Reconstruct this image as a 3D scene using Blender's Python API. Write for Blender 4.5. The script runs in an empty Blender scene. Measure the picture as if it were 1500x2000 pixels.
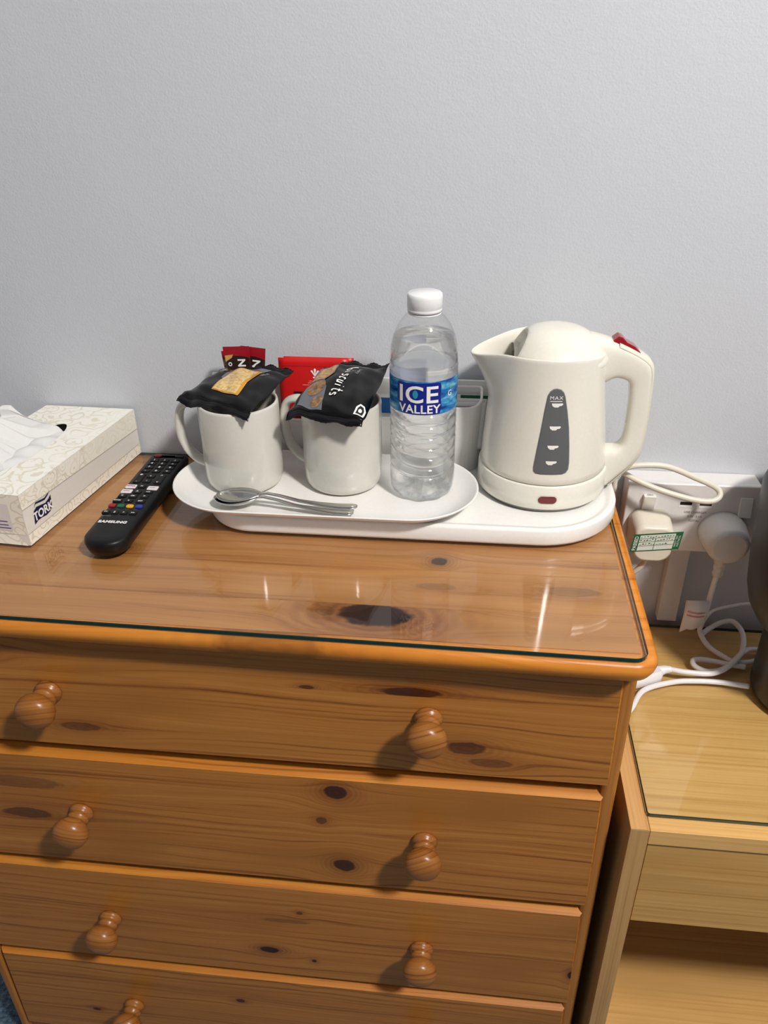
import bpy, bmesh, math, random
from mathutils import Vector, Matrix
random.seed(7)
scene = bpy.context.scene
COL = scene.collection
pi = math.pi
ZT = 0.775            # height of the chest's glass top above the floor; z below is measured from that top

# ------------------------------------------------------------------ camera
cam_d = bpy.data.cameras.new('camera'); cam = bpy.data.objects.new('camera', cam_d); COL.objects.link(cam)
PITCH, YAW, ROLL, FPX = 0.52491523, -0.11374786, -0.01123193, 1579.0
_f = Vector((math.sin(YAW)*math.cos(PITCH), math.cos(YAW)*math.cos(PITCH), -math.sin(PITCH)))
_r = Vector((math.cos(YAW), -math.sin(YAW), 0)); _u = _r.cross(_f)
_r2 = _r*math.cos(ROLL) + _u*math.sin(ROLL); _u2 = -_r*math.sin(ROLL) + _u*math.cos(ROLL)
cam.matrix_world = Matrix(((_r2.x, _u2.x, -_f.x, 0.0), (_r2.y, _u2.y, -_f.y, -0.861), (_r2.z, _u2.z, -_f.z, 0.43+ZT), (0, 0, 0, 1)))
cam_d.sensor_fit = 'VERTICAL'; cam_d.sensor_height = 24.0; cam_d.lens = 24.0*FPX/2000.0
cam_d.clip_start = 0.02
scene.camera = cam

# ------------------------------------------------------------------ world, light, exposure
w = bpy.data.worlds.new('room_air'); scene.world = w; w.use_nodes = True
w.node_tree.nodes['Background'].inputs[0].default_value = (0.9, 0.92, 1, 1)
w.node_tree.nodes['Background'].inputs[1].default_value = 0.2
ld = bpy.data.lights.new('ceiling_lamp', 'AREA'); ld.shape = 'DISK'; ld.size = 0.20; ld.energy = 37; ld.color = (1.0, 0.945, 0.885)
lo = bpy.data.objects.new('ceiling_lamp', ld); COL.objects.link(lo)
lo.location = (0.86, -1.24, 2.36)
lo.rotation_euler = (Vector((0, -0.1, 0.8)) - Vector(lo.location)).to_track_quat('-Z', 'Y').to_euler()
vs = scene.view_settings
vs.view_transform = 'Standard'; vs.look = 'None'; vs.gamma = 1.0; vs.use_curve_mapping = False
vs.exposure = 0.18

# ------------------------------------------------------------------ materials
def lin(c):
    return tuple(((x/255)/12.92 if x/255 <= 0.04045 else ((x/255+0.055)/1.055)**2.4) for x in c)
def srgb(*c):
    return (*lin(c), 1.0)
MATS = {}
def base_mat(name):
    m = bpy.data.materials.new(name); m.use_nodes = True
    return m, m.node_tree, m.node_tree.nodes['Principled BSDF']
def plain(name, col, rough=0.45, spec=0.5, metal=0.0, coat=0.0, bump=0.0, bscale=300, tint=0.04, sss=0.0):
    if name in MATS: return MATS[name]
    m, nt, b = base_mat(name)
    b.inputs['Roughness'].default_value = rough; b.inputs['Specular IOR Level'].default_value = spec
    b.inputs['Metallic'].default_value = metal; b.inputs['Coat Weight'].default_value = coat
    tc = nt.nodes.new('ShaderNodeTexCoord'); no = nt.nodes.new('ShaderNodeTexNoise')
    no.inputs['Scale'].default_value = bscale; no.inputs['Detail'].default_value = 3
    nt.links.new(tc.outputs['Object'], no.inputs['Vector'])
    mx = nt.nodes.new('ShaderNodeMix'); mx.data_type = 'RGBA'
    c = srgb(*col)
    mx.inputs[6].default_value = tuple(x*(1-tint) for x in c[:3])+(1,); mx.inputs[7].default_value = tuple(min(1, x*(1+tint)) for x in c[:3])+(1,)
    nt.links.new(no.outputs['Fac'], mx.inputs[0]); nt.links.new(mx.outputs[2], b.inputs['Base Color'])
    if bump:
        bp = nt.nodes.new('ShaderNodeBump'); bp.inputs['Strength'].default_value = bump; bp.inputs['Distance'].default_value = 0.001
        nt.links.new(no.outputs['Fac'], bp.inputs['Height']); nt.links.new(bp.outputs[0], b.inputs['Normal'])
    if sss:
        b.inputs['Subsurface Weight'].default_value = sss; b.inputs['Subsurface Scale'].default_value = 0.004
    MATS[name] = m
    return m

class NB:
    """tiny node-math builder"""
    def __init__(s, nt): s.nt = nt
    def val(s, sock, v):
        if isinstance(v, (int, float)): sock.default_value = v
        else: s.nt.links.new(v, sock)
    def m(s, op, a, b=None, c=None, clamp=False):
        n = s.nt.nodes.new('ShaderNodeMath'); n.operation = op; n.use_clamp = clamp
        s.val(n.inputs[0], a)
        if b is not None: s.val(n.inputs[1], b)
        if c is not None: s.val(n.inputs[2], c)
        return n.outputs[0]
    def vec(s, x, y, z):
        n = s.nt.nodes.new('ShaderNodeCombineXYZ')
        for i, v in enumerate((x, y, z)): s.val(n.inputs[i], v)
        return n.outputs[0]
    def noise(s, v, scale=1, detail=2, rough=0.5):
        n = s.nt.nodes.new('ShaderNodeTexNoise'); n.inputs['Scale'].default_value = scale; n.inputs['Detail'].default_value = detail
        n.inputs['Roughness'].default_value = rough; s.nt.links.new(v, n.inputs['Vector']); return n.outputs['Fac']
    def mix(s, f, a, b):
        n = s.nt.nodes.new('ShaderNodeMix'); n.data_type = 'RGBA'; s.val(n.inputs[0], f)
        for i, v in ((6, a), (7, b)):
            if isinstance(v, tuple): n.inputs[i].default_value = v
            else: s.nt.links.new(v, n.inputs[i])
        return n.outputs[2]
    def ramp(s, f, stops):
        n = s.nt.nodes.new('ShaderNodeValToRGB'); s.nt.links.new(f, n.inputs[0]); e = n.color_ramp.elements
        while len(e) < len(stops): e.new(0.5)
        for el, (p, c) in zip(e, stops): el.position = p; el.color = c
        return n.outputs[0]
    def smooth(s, v, a, b):
        n = s.nt.nodes.new('ShaderNodeMapRange'); n.interpolation_type = 'SMOOTHSTEP'; s.val(n.inputs[0], v)
        n.inputs[1].default_value = a; n.inputs[2].default_value = b; return n.outputs[0]

def wood(name, axes='xz', knots=(), light=(214, 150, 82), mid=(196, 127, 62), dark=(146, 82, 34), ring=230, rough=0.33, seed=0.0, warp=0.03):
    """grain runs along the first axis; knots = (u, v, ru, rv, darkness)"""
    if name in MATS: return MATS[name]
    m, nt, b = base_mat(name); N = NB(nt)
    tc = nt.nodes.new('ShaderNodeTexCoord'); sp = nt.nodes.new('ShaderNodeSeparateXYZ'); nt.links.new(tc.outputs['Object'], sp.inputs[0])
    ax = {'x': sp.outputs[0], 'y': sp.outputs[1], 'z': sp.outputs[2]}
    u, v = ax[axes[0]], ax[axes[1]]; t = ax[[k for k in 'xyz' if k not in axes][0]]
    oi = nt.nodes.new('ShaderNodeObjectInfo'); rnd = N.m('ADD', N.m('MULTIPLY', oi.outputs['Random'], 30), seed)
    n1 = N.noise(N.vec(N.m('MULTIPLY', u, 2.6), N.m('MULTIPLY', v, 9), rnd), 1, 2)
    vv = N.m('ADD', N.m('ADD', v, N.m('MULTIPLY', t, 0.8)), N.m('MULTIPLY', N.m('SUBTRACT', n1, 0.5), warp))
    nk = N.noise(N.vec(N.m('MULTIPLY', u, 120), N.m('MULTIPLY', v, 120), rnd), 1, 3)
    masks = []
    for (cu, cv, ru, rv, dk) in knots:
        du = N.m('DIVIDE', N.m('SUBTRACT', u, cu), ru); dv = N.m('DIVIDE', N.m('SUBTRACT', v, cv), rv)
        d2 = N.m('ADD', N.m('MULTIPLY', du, du), N.m('MULTIPLY', dv, dv))
        d = N.m('SQRT', d2)
        fal = N.m('EXPONENT', N.m('MULTIPLY', d2, -0.11))
        vv = N.m('SUBTRACT', vv, N.m('MULTIPLY', N.m('MULTIPLY', N.m('SUBTRACT', v, cv), fal), 0.9))
        dn = N.m('ADD', d, N.m('MULTIPLY', N.m('SUBTRACT', nk, 0.5), 0.5))
        core = N.m('SUBTRACT', 1.0, N.smooth(dn, 0.75, 1.1))
        halo = N.m('MULTIPLY', N.m('EXPONENT', N.m('MULTIPLY', d2, -0.28)), 0.6)
        rings = N.m('MULTIPLY', N.m('MULTIPLY', N.m('ADD', N.m('SINE', N.m('ADD', N.m('MULTIPLY', d, 15), N.m('MULTIPLY', nk, 5))), 1), 0.24), N.m('EXPONENT', N.m('MULTIPLY', d2, -0.25)))
        masks.append((core, N.m('ADD', halo, rings, clamp=True), dk))
    g1 = N.noise(N.vec(N.m('MULTIPLY', u, 1.3), N.m('MULTIPLY', vv, ring), rnd), 1, 4, 0.62)
    g2 = N.noise(N.vec(N.m('MULTIPLY', u, 25), N.m('MULTIPLY', vv, ring*7), rnd), 1, 2)
    f = N.m('ADD', N.m('MULTIPLY', g1, 0.8), N.m('MULTIPLY', g2, 0.2))
    col = N.ramp(f, [(0.34, srgb(*dark)), (0.46, srgb(*mid)), (0.68, srgb(*light))])
    n3 = N.noise(N.vec(N.m('MULTIPLY', u, 4), N.m('MULTIPLY', v, 14), rnd), 1, 2)
    col = N.mix(N.smooth(n3, 0.5, 0.8), col, srgb(*[int(x*0.93) for x in mid]))
    for core, halo, dk in masks:
        col = N.mix(N.m('MULTIPLY', halo, 0.85*dk), col, srgb(100, 40, 10))
        col = N.mix(N.m('MULTIPLY', core, min(1, 1.05*dk)), col, srgb(50, 22, 13))
    nt.links.new(col, b.inputs['Base Color'])
    b.inputs['Roughness'].default_value = rough; b.inputs['Specular IOR Level'].default_value = 0.45
    bp = nt.nodes.new('ShaderNodeBump'); bp.inputs['Strength'].default_value = 0.12; bp.inputs['Distance'].default_value = 0.0006
    nt.links.new(f, bp.inputs['Height']); nt.links.new(bp.outputs[0], b.inputs['Normal'])
    MATS[name] = m
    return m

def sheet_glass(name='sheet_glass', tint=(252, 254, 253), refl=0.042):
    """flat glass: clear with a fresnel mirror"""
    m = bpy.data.materials.new(name); m.use_nodes = True; nt = m.node_tree; nt.nodes.clear()
    o = nt.nodes.new('ShaderNodeOutputMaterial'); mx = nt.nodes.new('ShaderNodeMixShader'); N = NB(nt)
    ge = nt.nodes.new('ShaderNodeNewGeometry'); dt = nt.nodes.new('ShaderNodeVectorMath'); dt.operation = 'DOT_PRODUCT'
    nt.links.new(ge.outputs['Incoming'], dt.inputs[0]); nt.links.new(ge.outputs['Normal'], dt.inputs[1])
    cs = N.m('ABSOLUTE', dt.outputs['Value'])            # Schlick reflectance of glass, same from both sides
    fres = N.m('ADD', N.m('MULTIPLY', N.m('POWER', N.m('SUBTRACT', 1.0, cs), 5.0), 1-refl), refl)
    tr = nt.nodes.new('ShaderNodeBsdfTransparent'); tr.inputs[0].default_value = srgb(*tint)
    gl = nt.nodes.new('ShaderNodeBsdfGlossy'); gl.inputs['Roughness'].default_value = 0.012
    nt.links.new(fres, mx.inputs[0]); nt.links.new(tr.outputs[0], mx.inputs[1]); nt.links.new(gl.outputs[0], mx.inputs[2]); nt.links.new(mx.outputs[0], o.inputs[0])
    return m
def clear_body(name, ior, mixf, tint, rough=0.0):
    """water / PET: refraction mixed with straight-through light so that it still throws a light shadow"""
    m = bpy.data.materials.new(name); m.use_nodes = True; nt = m.node_tree; nt.nodes.clear()
    o = nt.nodes.new('ShaderNodeOutputMaterial'); mx = nt.nodes.new('ShaderNodeMixShader'); mx.inputs[0].default_value = mixf
    tr = nt.nodes.new('ShaderNodeBsdfTransparent'); tr.inputs[0].default_value = srgb(*tint)
    gl = nt.nodes.new('ShaderNodeBsdfGlass'); gl.inputs['Roughness'].default_value = rough; gl.inputs['IOR'].default_value = ior; gl.inputs['Color'].default_value = srgb(*tint)
    nt.links.new(tr.outputs[0], mx.inputs[1]); nt.links.new(gl.outputs[0], mx.inputs[2]); nt.links.new(mx.outputs[0], o.inputs[0])
    return m

M_ceramic = plain('white_glazed_ceramic', (209, 208, 199), 0.12, 0.5, coat=0.4)
M_melamine = plain('white_melamine', (240, 239, 236), 0.25)
M_kettle = plain('cream_plastic', (233, 230, 218), 0.22, coat=0.3)
M_kettle2 = plain('cream_plastic_inner', (226, 222, 206), 0.35)
M_socket = plain('white_socket_plastic', (228, 225, 224), 0.3)
M_switch = plain('warm_white_switch_plastic', (236, 234, 228), 0.25)
M_cream_plug = plain('cream_plug_plastic', (226, 219, 203), 0.35)
M_white_plug = plain('white_plug_plastic', (222, 219, 217), 0.35)
M_cord_cream = plain('cream_cord', (222, 218, 204), 0.4)
M_cord_white = plain('white_cord', (236, 234, 236), 0.35)
M_black = plain('black_gloss_film', (5, 5, 6), 0.24, 0.35, bump=0.05, bscale=120)
M_black_flat = plain('black_plastic', (9, 9, 10), 0.4, 0.35)
M_button = plain('black_rubber_button', (18, 18, 20), 0.5, 0.3)
M_print_white = plain('white_print', (238, 238, 236), 0.5)
M_print_black = plain('black_print', (22, 22, 24), 0.5)
M_print_grey = plain('grey_print', (150, 150, 150), 0.5)
M_steel = plain('brushed_steel', (200, 198, 194), 0.2, metal=1.0)
M_red_plastic = plain('translucent_red_plastic', (150, 12, 28), 0.15, coat=0.5)
M_red_dark = plain('dark_red_lens', (110, 2, 10), 0.12, coat=0.6)
M_gauge = plain('smoked_grey_window', (98, 100, 101), 0.15, coat=0.4)
M_gauge_rim = plain('grey_window_rim', (140, 141, 138), 0.3)
M_red_paper = plain('red_paper_sachet', (206, 18, 20), 0.4)
M_green = plain('green_print', (12, 100, 58), 0.45)
M_blue = plain('blue_paper_sachet', (24, 104, 176), 0.4)
M_navy = plain('navy_print', (18, 20, 62), 0.45)
M_royal = plain('royal_blue_print', (16, 34, 132), 0.35)
M_glass = sheet_glass()
M_glass_edge = plain('green_glass_edge', (18, 46, 38), 0.08, coat=0.6)
M_grey_slate = plain('slate_grey_glaze', (50, 54, 56), 0.4)
M_dark_foot = plain('charcoal_foot', (44, 44, 41), 0.35)
M_tissue = plain('soft_white_tissue', (224, 224, 223), 0.9, 0.1, bump=0.15, bscale=500)
M_void = plain('dark_inside', (20, 14, 10), 0.8)

# ------------------------------------------------------------------ object helpers
ORG = {}
def thing(name, o, label, cat, group=None):
    e = bpy.data.objects.new(name, None); COL.objects.link(e); e.empty_display_size = 0.02
    e.location = (o[0], o[1], o[2]+ZT); e['label'] = label; e['category'] = cat
    if group: e['group'] = group
    ORG[e.name] = Vector(o)
    return e
def org(p):
    while p.parent: p = p.parent
    return ORG.get(p.name, Vector((0, 0, -ZT)))
def add(name, me, parent, mats, label=None, smooth=False, sub=0, bevel=0.0, bseg=2):
    o = bpy.data.objects.new(name, me); COL.objects.link(o)
    if parent is not None: o.parent = parent
    if not isinstance(mats, (list, tuple)): mats = [mats]
    for mt in mats: me.materials.append(mt)
    if smooth:
        for p in me.polygons: p.use_smooth = len(p.vertices) <= 4
    if bevel:
        b = o.modifiers.new('edge', 'BEVEL'); b.width = bevel; b.segments = bseg; b.limit_method = 'ANGLE'; b.angle_limit = 0.6
        for p in me.polygons: p.use_smooth = True
        wn = o.modifiers.new('wn', 'WEIGHTED_NORMAL'); wn.keep_sharp = True
    if sub:
        s = o.modifiers.new('sub', 'SUBSURF'); s.levels = sub; s.render_levels = sub
    if label: o['label'] = label
    return o
def single(o, label, cat, group=None, kind=None):
    o['label'] = label; o['category'] = cat
    if group: o['group'] = group
    if kind: o['kind'] = kind
    return o
def mesh(name, verts, faces, parent, mats, fmat=None, **k):
    off = org(parent) if parent is not None else Vector((0, 0, -ZT))
    me = bpy.data.meshes.new(name); me.from_pydata([tuple(Vector(v)-off) for v in verts], [], faces)
    bm = bmesh.new(); bm.from_mesh(me); bmesh.ops.recalc_face_normals(bm, faces=bm.faces); bm.to_mesh(me); bm.free()
    if fmat:
        for p, i in zip(me.polygons, fmat): p.material_index = i
    me.update()
    return add(name, me, parent, mats, **k)
def box(name, a, b, parent, mat, bevel=0.001, **k):
    x0, y0, z0 = a; x1, y1, z1 = b
    v = [(x0,y0,z0),(x1,y0,z0),(x1,y1,z0),(x0,y1,z0),(x0,y0,z1),(x1,y0,z1),(x1,y1,z1),(x0,y1,z1)]
    return mesh(name, v, [(3,2,1,0),(4,5,6,7),(0,1,5,4),(1,2,6,5),(2,3,7,6),(3,0,4,7)], parent, mat, bevel=bevel, **k)
def rings(name, rs, parent, mat, caps=(True, True), closed=True, **k):
    """skin a list of equal-length vertex rings"""
    n = len(rs[0]); v = [p for r in rs for p in r]; f = []
    for i in range(len(rs)-1):
        for j in range(n if closed else n-1):
            f.append((i*n+j, i*n+(j+1) % n, (i+1)*n+(j+1) % n, (i+1)*n+j))
    if caps[0]: f.append(tuple(reversed(range(n))))
    if caps[1]: f.append(tuple((len(rs)-1)*n+j for j in range(n)))
    return mesh(name, v, f, parent, mat, **k)
def lathe(name, c, prof, parent, mat, seg=48, caps=(True, True), axis='z', **k):
    rs = []
    for r, h in prof:
        ring = []
        for j in range(seg):
            a = 2*pi*j/seg
            if axis == 'z': ring.append((c[0]+r*math.cos(a), c[1]+r*math.sin(a), c[2]+h))
            else: ring.append((c[0]+r*math.cos(a), c[1]-h, c[2]+r*math.sin(a)))
        rs.append(ring)
    k.setdefault('smooth', True)
    return rings(name, rs, parent, mat, caps, **k)
def spline(pts, n=8):
    P = [Vector(p) for p in pts]; out = []
    for i in range(len(P)-1):
        p0 = P[max(i-1, 0)]; p1 = P[i]; p2 = P[i+1]; p3 = P[min(i+2, len(P)-1)]
        for j in range(n):
            t = j/n
            out.append(0.5*((2*p1)+(p2-p0)*t+(2*p0-5*p1+4*p2-p3)*t*t+(-p0+3*p1-3*p2+p3)*t**3))
    out.append(P[-1]); return out
def tube_rings(pts, r, seg=10, flat=1.0, n=8):
    P = spline(pts, n) if n else [Vector(p) for p in pts]
    rs = []; nrm = None
    for i, p in enumerate(P):
        t = (P[min(i+1, len(P)-1)]-P[max(i-1, 0)]).normalized()
        if nrm is None: nrm = t.orthogonal().normalized()
        nrm = (nrm-t*nrm.dot(t)).normalized(); bi = t.cross(nrm)
        rr = r(i/(len(P)-1)) if callable(r) else r
        rs.append([p+nrm*rr*math.cos(2*pi*j/seg)+bi*rr*flat*math.sin(2*pi*j/seg) for j in range(seg)])
    return rs
def tube(name, pts, r, parent, mat, seg=10, flat=1.0, n=8, **k):
    return rings(name, tube_rings(pts, r, seg, flat, n), parent, mat, smooth=True, **k)
def rrect(x0, x1, y0, y1, r, n=8):
    """rounded rectangle outline; r may be 4 radii (x1y1, x0y1, x0y0, x1y0)"""
    if not isinstance(r, (list, tuple)): r = [r]*4
    out = []
    for (cx, cy, a0, rr) in ((x1-r[0], y1-r[0], 0, r[0]), (x0+r[1], y1-r[1], pi/2, r[1]), (x0+r[2], y0+r[2], pi, r[2]), (x1-r[3], y0+r[3], 1.5*pi, r[3])):
        for i in range(n+1):
            a = a0+pi/2*i/n; out.append((cx+rr*math.cos(a), cy+rr*math.sin(a)))
    return out
def slab(name, outline, levels, parent, mat, **k):
    """levels = (inset, z): stack of inset outlines (approximate inset towards the centroid along normals)"""
    n = len(outline); O = [Vector((p[0], p[1])) for p in outline]; nr = []
    for i in range(n):
        d = O[(i+1) % n]-O[i-1]
        d = d.normalized() if d.length > 1e-9 else Vector((1, 0)); nr.append(Vector((-d.y, d.x)))
    rs = [[(O[i].x+nr[i].x*ins, O[i].y+nr[i].y*ins, z) for i in range(n)] for ins, z in levels]
    return rings(name, rs, parent, mat, **k)
def text_geo(s, size, offset=0.0, shear=0.0, space=1.0, cut=0.0):
    """flat lettering -> (verts2d, faces), width centred on x, baseline y=0"""
    cu = bpy.data.curves.new('t', 'FONT'); cu.body = s; cu.size = size; cu.offset = offset; cu.shear = shear; cu.space_character = space
    cu.align_x = 'CENTER'; cu.resolution_u = 4; cu.fill_mode = 'FRONT'
    ob = bpy.data.objects.new('t', cu); COL.objects.link(ob); bpy.context.view_layer.update()
    dg = bpy.context.evaluated_depsgraph_get(); me = bpy.data.meshes.new_from_object(ob.evaluated_get(dg))
    bm = bmesh.new(); bm.from_mesh(me)
    if cut:
        xs = [v.co.x for v in bm.verts]; x = min(xs)+cut
        while x < max(xs):
            bmesh.ops.bisect_plane(bm, geom=bm.verts[:]+bm.edges[:]+bm.faces[:], plane_co=(x, 0, 0), plane_no=(1, 0, 0)); x += cut
    bmesh.ops.triangulate(bm, faces=bm.faces[:])
    bm.verts.index_update()
    V = [(v.co.x, v.co.y) for v in bm.verts]; Fc = [tuple(v.index for v in f.verts) for f in bm.faces]
    bm.free(); bpy.data.objects.remove(ob); bpy.data.curves.remove(cu); bpy.data.meshes.remove(me)
    return V, Fc
def lettering(name, s, size, fn, parent, mat, **k):
    """lettering mapped by fn(x, y) -> 3-D point"""
    V, Fc = text_geo(s, size, **k)
    return mesh(name, [fn(x, y) for x, y in V], Fc, parent, mat)
def patch(name, poly, fn, parent, mat, n=0, **k):
    """filled flat print whose outline poly is mapped by fn; subdivided so that it hugs a curved surface"""
    bm = bmesh.new(); vs_ = [bm.verts.new((p[0], p[1], 0)) for p in poly]; bm.faces.new(vs_)
    if n:
        xs = [p[0] for p in poly]; ys = [p[1] for p in poly]
        for i in range(1, n):
            bmesh.ops.bisect_plane(bm, geom=bm.verts[:]+bm.edges[:]+bm.faces[:], plane_co=(min(xs)+(max(xs)-min(xs))*i/n, 0, 0), plane_no=(1, 0, 0))
            bmesh.ops.bisect_plane(bm, geom=bm.verts[:]+bm.edges[:]+bm.faces[:], plane_co=(0, min(ys)+(max(ys)-min(ys))*i/n, 0), plane_no=(0, 1, 0))
    bmesh.ops.triangulate(bm, faces=bm.faces[:]); bm.verts.index_update()
    V = [fn(v.co.x, v.co.y) for v in bm.verts]; Fc = [tuple(v.index for v in f.verts) for f in bm.faces]; bm.free()
    return mesh(name, V, Fc, parent, mat, smooth=bool(n), **k)
def struct(o):
    o['kind'] = 'structure'; return o

# ------------------------------------------------------------------ the room
def wall_paint():
    m, nt, b = base_mat('pale_grey_wall_paint'); N = NB(nt)
    tc = nt.nodes.new('ShaderNodeTexCoord')
    n1 = N.noise(tc.outputs['Object'], 420, 3, 0.6); n2 = N.noise(tc.outputs['Object'], 90, 2); n3 = N.noise(tc.outputs['Object'], 3, 2)
    nt.links.new(N.mix(n3, srgb(201, 205, 212), srgb(207, 210, 216)), b.inputs['Base Color'])
    b.inputs['Roughness'].default_value = 0.55; b.inputs['Specular IOR Level'].default_value = 0.3
    bp = nt.nodes.new('ShaderNodeBump'); bp.inputs['Strength'].default_value = 0.32; bp.inputs['Distance'].default_value = 0.0012
    nt.links.new(N.m('ADD', n1, N.m('MULTIPLY', n2, 0.7)), bp.inputs['Height']); nt.links.new(bp.outputs[0], b.inputs['Normal'])
    return m
def carpet():
    m, nt, b = base_mat('blue_grey_carpet'); N = NB(nt); tc = nt.nodes.new('ShaderNodeTexCoord')
    n1 = N.noise(tc.outputs['Object'], 160, 3, 0.7); n2 = N.noise(tc.outputs['Object'], 30, 3)
    nt.links.new(N.ramp(N.m('ADD', N.m('MULTIPLY', n1, 0.6), N.m('MULTIPLY', n2, 0.4)), [(0.35, srgb(52, 70, 86)), (0.5, srgb(92, 112, 128)), (0.66, srgb(140, 156, 168))]), b.inputs['Base Color'])
    b.inputs['Roughness'].default_value = 0.95; b.inputs['Specular IOR Level'].default_value = 0.1
    bp = nt.nodes.new('ShaderNodeBump'); bp.inputs['Strength'].default_value = 0.9; bp.inputs['Distance'].default_value = 0.004
    nt.links.new(n1, bp.inputs['Height']); nt.links.new(bp.outputs[0], b.inputs['Normal'])
    return m
M_wall = wall_paint(); M_carpet = carpet(); M_ceil = plain('white_ceiling_paint', (240, 240, 238), 0.8, 0.2)
RX0, RX1, RY0, RZ = -1.7, 1.9, -2.7, 2.42
struct(box('floor', (RX0-.1, RY0-.1, -ZT-.08), (RX1+.1, .1, -ZT), None, M_carpet, 0))
struct(box('wall_back', (RX0-.1, 0, -ZT), (RX1+.1, .1, RZ-ZT), None, M_wall, 0))
struct(box('wall_left', (RX0-.1, RY0, -ZT), (RX0, 0, RZ-ZT), None, M_wall, 0))
struct(box('wall_right', (RX1, RY0, -ZT), (RX1+.1, 0, RZ-ZT), None, M_wall, 0))
struct(box('wall_front', (RX0-.1, RY0-.1, -ZT), (RX1+.1, RY0, RZ-ZT), None, M_wall, 0))
struct(box('ceiling', (RX0-.1, RY0-.1, RZ-ZT), (RX1+.1, .1, RZ-ZT+.08), None, M_ceil, 0))

# ------------------------------------------------------------------ chest of drawers
YF = -0.315                       # plane of the drawer faces
CX0, CX1 = -0.572, 0.1560         # carcass sides
chest = thing('chest_of_drawers', (0, 0, -ZT), 'varnished knotty pine chest of drawers with turned wooden knobs', 'chest of drawers')
PW = dict(light=(189, 129, 61), mid=(173, 110, 45), dark=(120, 67, 21))
W_side = wood('pine_side', 'zx', (), seed=3, **PW)
W_rail = wood('pine_rail', 'xz', (), seed=5, **PW)
skew = lambda pts: [(x, y+(.0096*(.15-x) if y < -.25 else 0)) for x, y in pts]     # top is a touch out of square
GT = -0.0045                      # wood surface under the 4 mm glass
# top board: glued planks with a bull-nosed moulding along front and sides
top = slab('top_moulding', skew(rrect(CX0-.010, 0.1650, -0.3440, -0.002, [.004, .004, .022, .022], 8)),
           [(.016, -.0300), (.0085, -.0270), (.0040, -.0225), (.0010, -.0170), (0, -.0130), (.0008, -.0090), (.0030, -.0062), (.0065, GT-.0004), (.02, GT-.0012)], chest, wood('pine_moulding', 'xz', ((-.02, -.018+ZT, .03, .02, .0), (-.16, -.012+ZT, .05, .02, .35)), ring=120, light=(218, 142, 54), mid=(206, 126, 40), dark=(164, 92, 24)), smooth=True)
yb = [-.3265, -.2815, -.2215, -.160, -.098, -.0045]
tk = [((-.0740, -.2960, .035, .0175, 1.0), (-.118, -.294, .010, .008, .3)), ((-.0220, -.2480, .02, .006, 0.25), (.10, -.245, .03, .008, .3)), ((-.0215, -.2060, .0085, .0075, .9), (-.3397, -.2100, .010, .0055, .95)), ((.05, -.12, .02, .008, .4),), ((-.33, -.0925, .010, .004, .6),)]
PT = dict(light=(200, 141, 85), mid=(187, 126, 71), dark=(156, 98, 50))
for i in range(5):
    box('plank', (CX0+.004, yb[i], -.024), (.1495, yb[i+1]-.0002, GT), top, wood('pine_top_plank_%d' % i, 'xy', tk[i], seed=i*3.7, ring=110, **PT), 0.0002)
# sides, bead on the front edge
for sx in (-1, 1):
    x1 = CX1 if sx > 0 else CX0; x0 = x1-sx*.014
    lo_, hi_ = min(x0, x1), max(x0, x1)
    slab('side_panel', rrect(lo_, hi_, YF+.002, -.006, [.001, .001, .0055, .0055], 5), [(0, -ZT+.0005), (0, -.0305)], chest, W_side, smooth=False)
box('back_panel', (CX0+.016, -.012, -ZT+.05), (CX1-.016, -.007, -.031), chest, W_rail, 0)
box('plinth', (CX0+.002, YF+.006, -ZT+.0005), (CX1-.002, YF+.022, -.716), chest, wood('pine_plinth', 'xz', (), seed=9, light=(190, 112, 60), mid=(168, 92, 46), dark=(130, 66, 28)), 0.001)
box('top_rail', (CX0+.0142, YF+.018, -.046), (CX1-.0142, YF+.04, -.0306), chest, W_rail, 0)
DR = [(-.0330, -.1735), (-.1950, -.3545), (-.3740, -.5365), (-.5550, -.7120)]     # top of the face, bottom
joint = [-.0790, -.2440, -.4600, -.6200]
DX0, DX1 = -.5570, .1476
zk = lambda *ks: tuple((k[0], k[1]+ZT)+tuple(k[2:]) for k in ks)
dk_up = [zk((-.040, -.0745, .030, .0060, .8), (-.135, -.0765, .008, .0025, .7), (-.46, -.060, .03, .010, .4)),
         zk((-.1140, -.2130, .0125, .0100, .85), (-.45, -.235, .05, .010, .35)),
         zk((-.163, -.4150, .004, .003, .6), (-.180, -.4320, .030, .0040, .35)),
         zk((-.2503, -.6060, .006, .004, .8), (-.1638, -.5460, .0045, .0045, .9))]
dk_dn = [zk((.012, -.1390, .020, .0085, .65), (.036, -.1560, .022, .006, .45), (-.365, -.1480, .022, .006, .5)),
         zk((-.1302, -.2560, .0065, .0055, .6), (-.1090, -.3240, .0125, .0100, .85), (-.452, -.2830, .030, .0085, .6)),
         zk((-.2033, -.4905, .0125, .0060, 1.0), (-.1509, -.5040, .0030, .0028, .9), (.1440, -.4812, .0040, .0075, 1.0)),
         zk((-.4483, -.6620, .0060, .0035, .8))]
def knob_profile():
    return [(.0005, .000), (.0125, .000), (.0132, .0022), (.0122, .0048), (.0104, .0062), (.0100, .0085), (.0116, .0098), (.0112, .0120), (.0092, .0140), (.0098, .0165),
            (.0140, .0190), (.0172, .0225), (.0186, .0270), (.0182, .0315), (.0160, .0355), (.0115, .0385), (.006, .0400), (.0005, .0404)]
kn_mesh = None
W_edge = wood('pine_orange_edge', 'xz', (), ring=200, seed=4, rough=.5, light=(208, 138, 48), mid=(195, 121, 36), dark=(158, 90, 24))  # paler, more orange pine for the drawer bevels and plank ends
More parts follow.
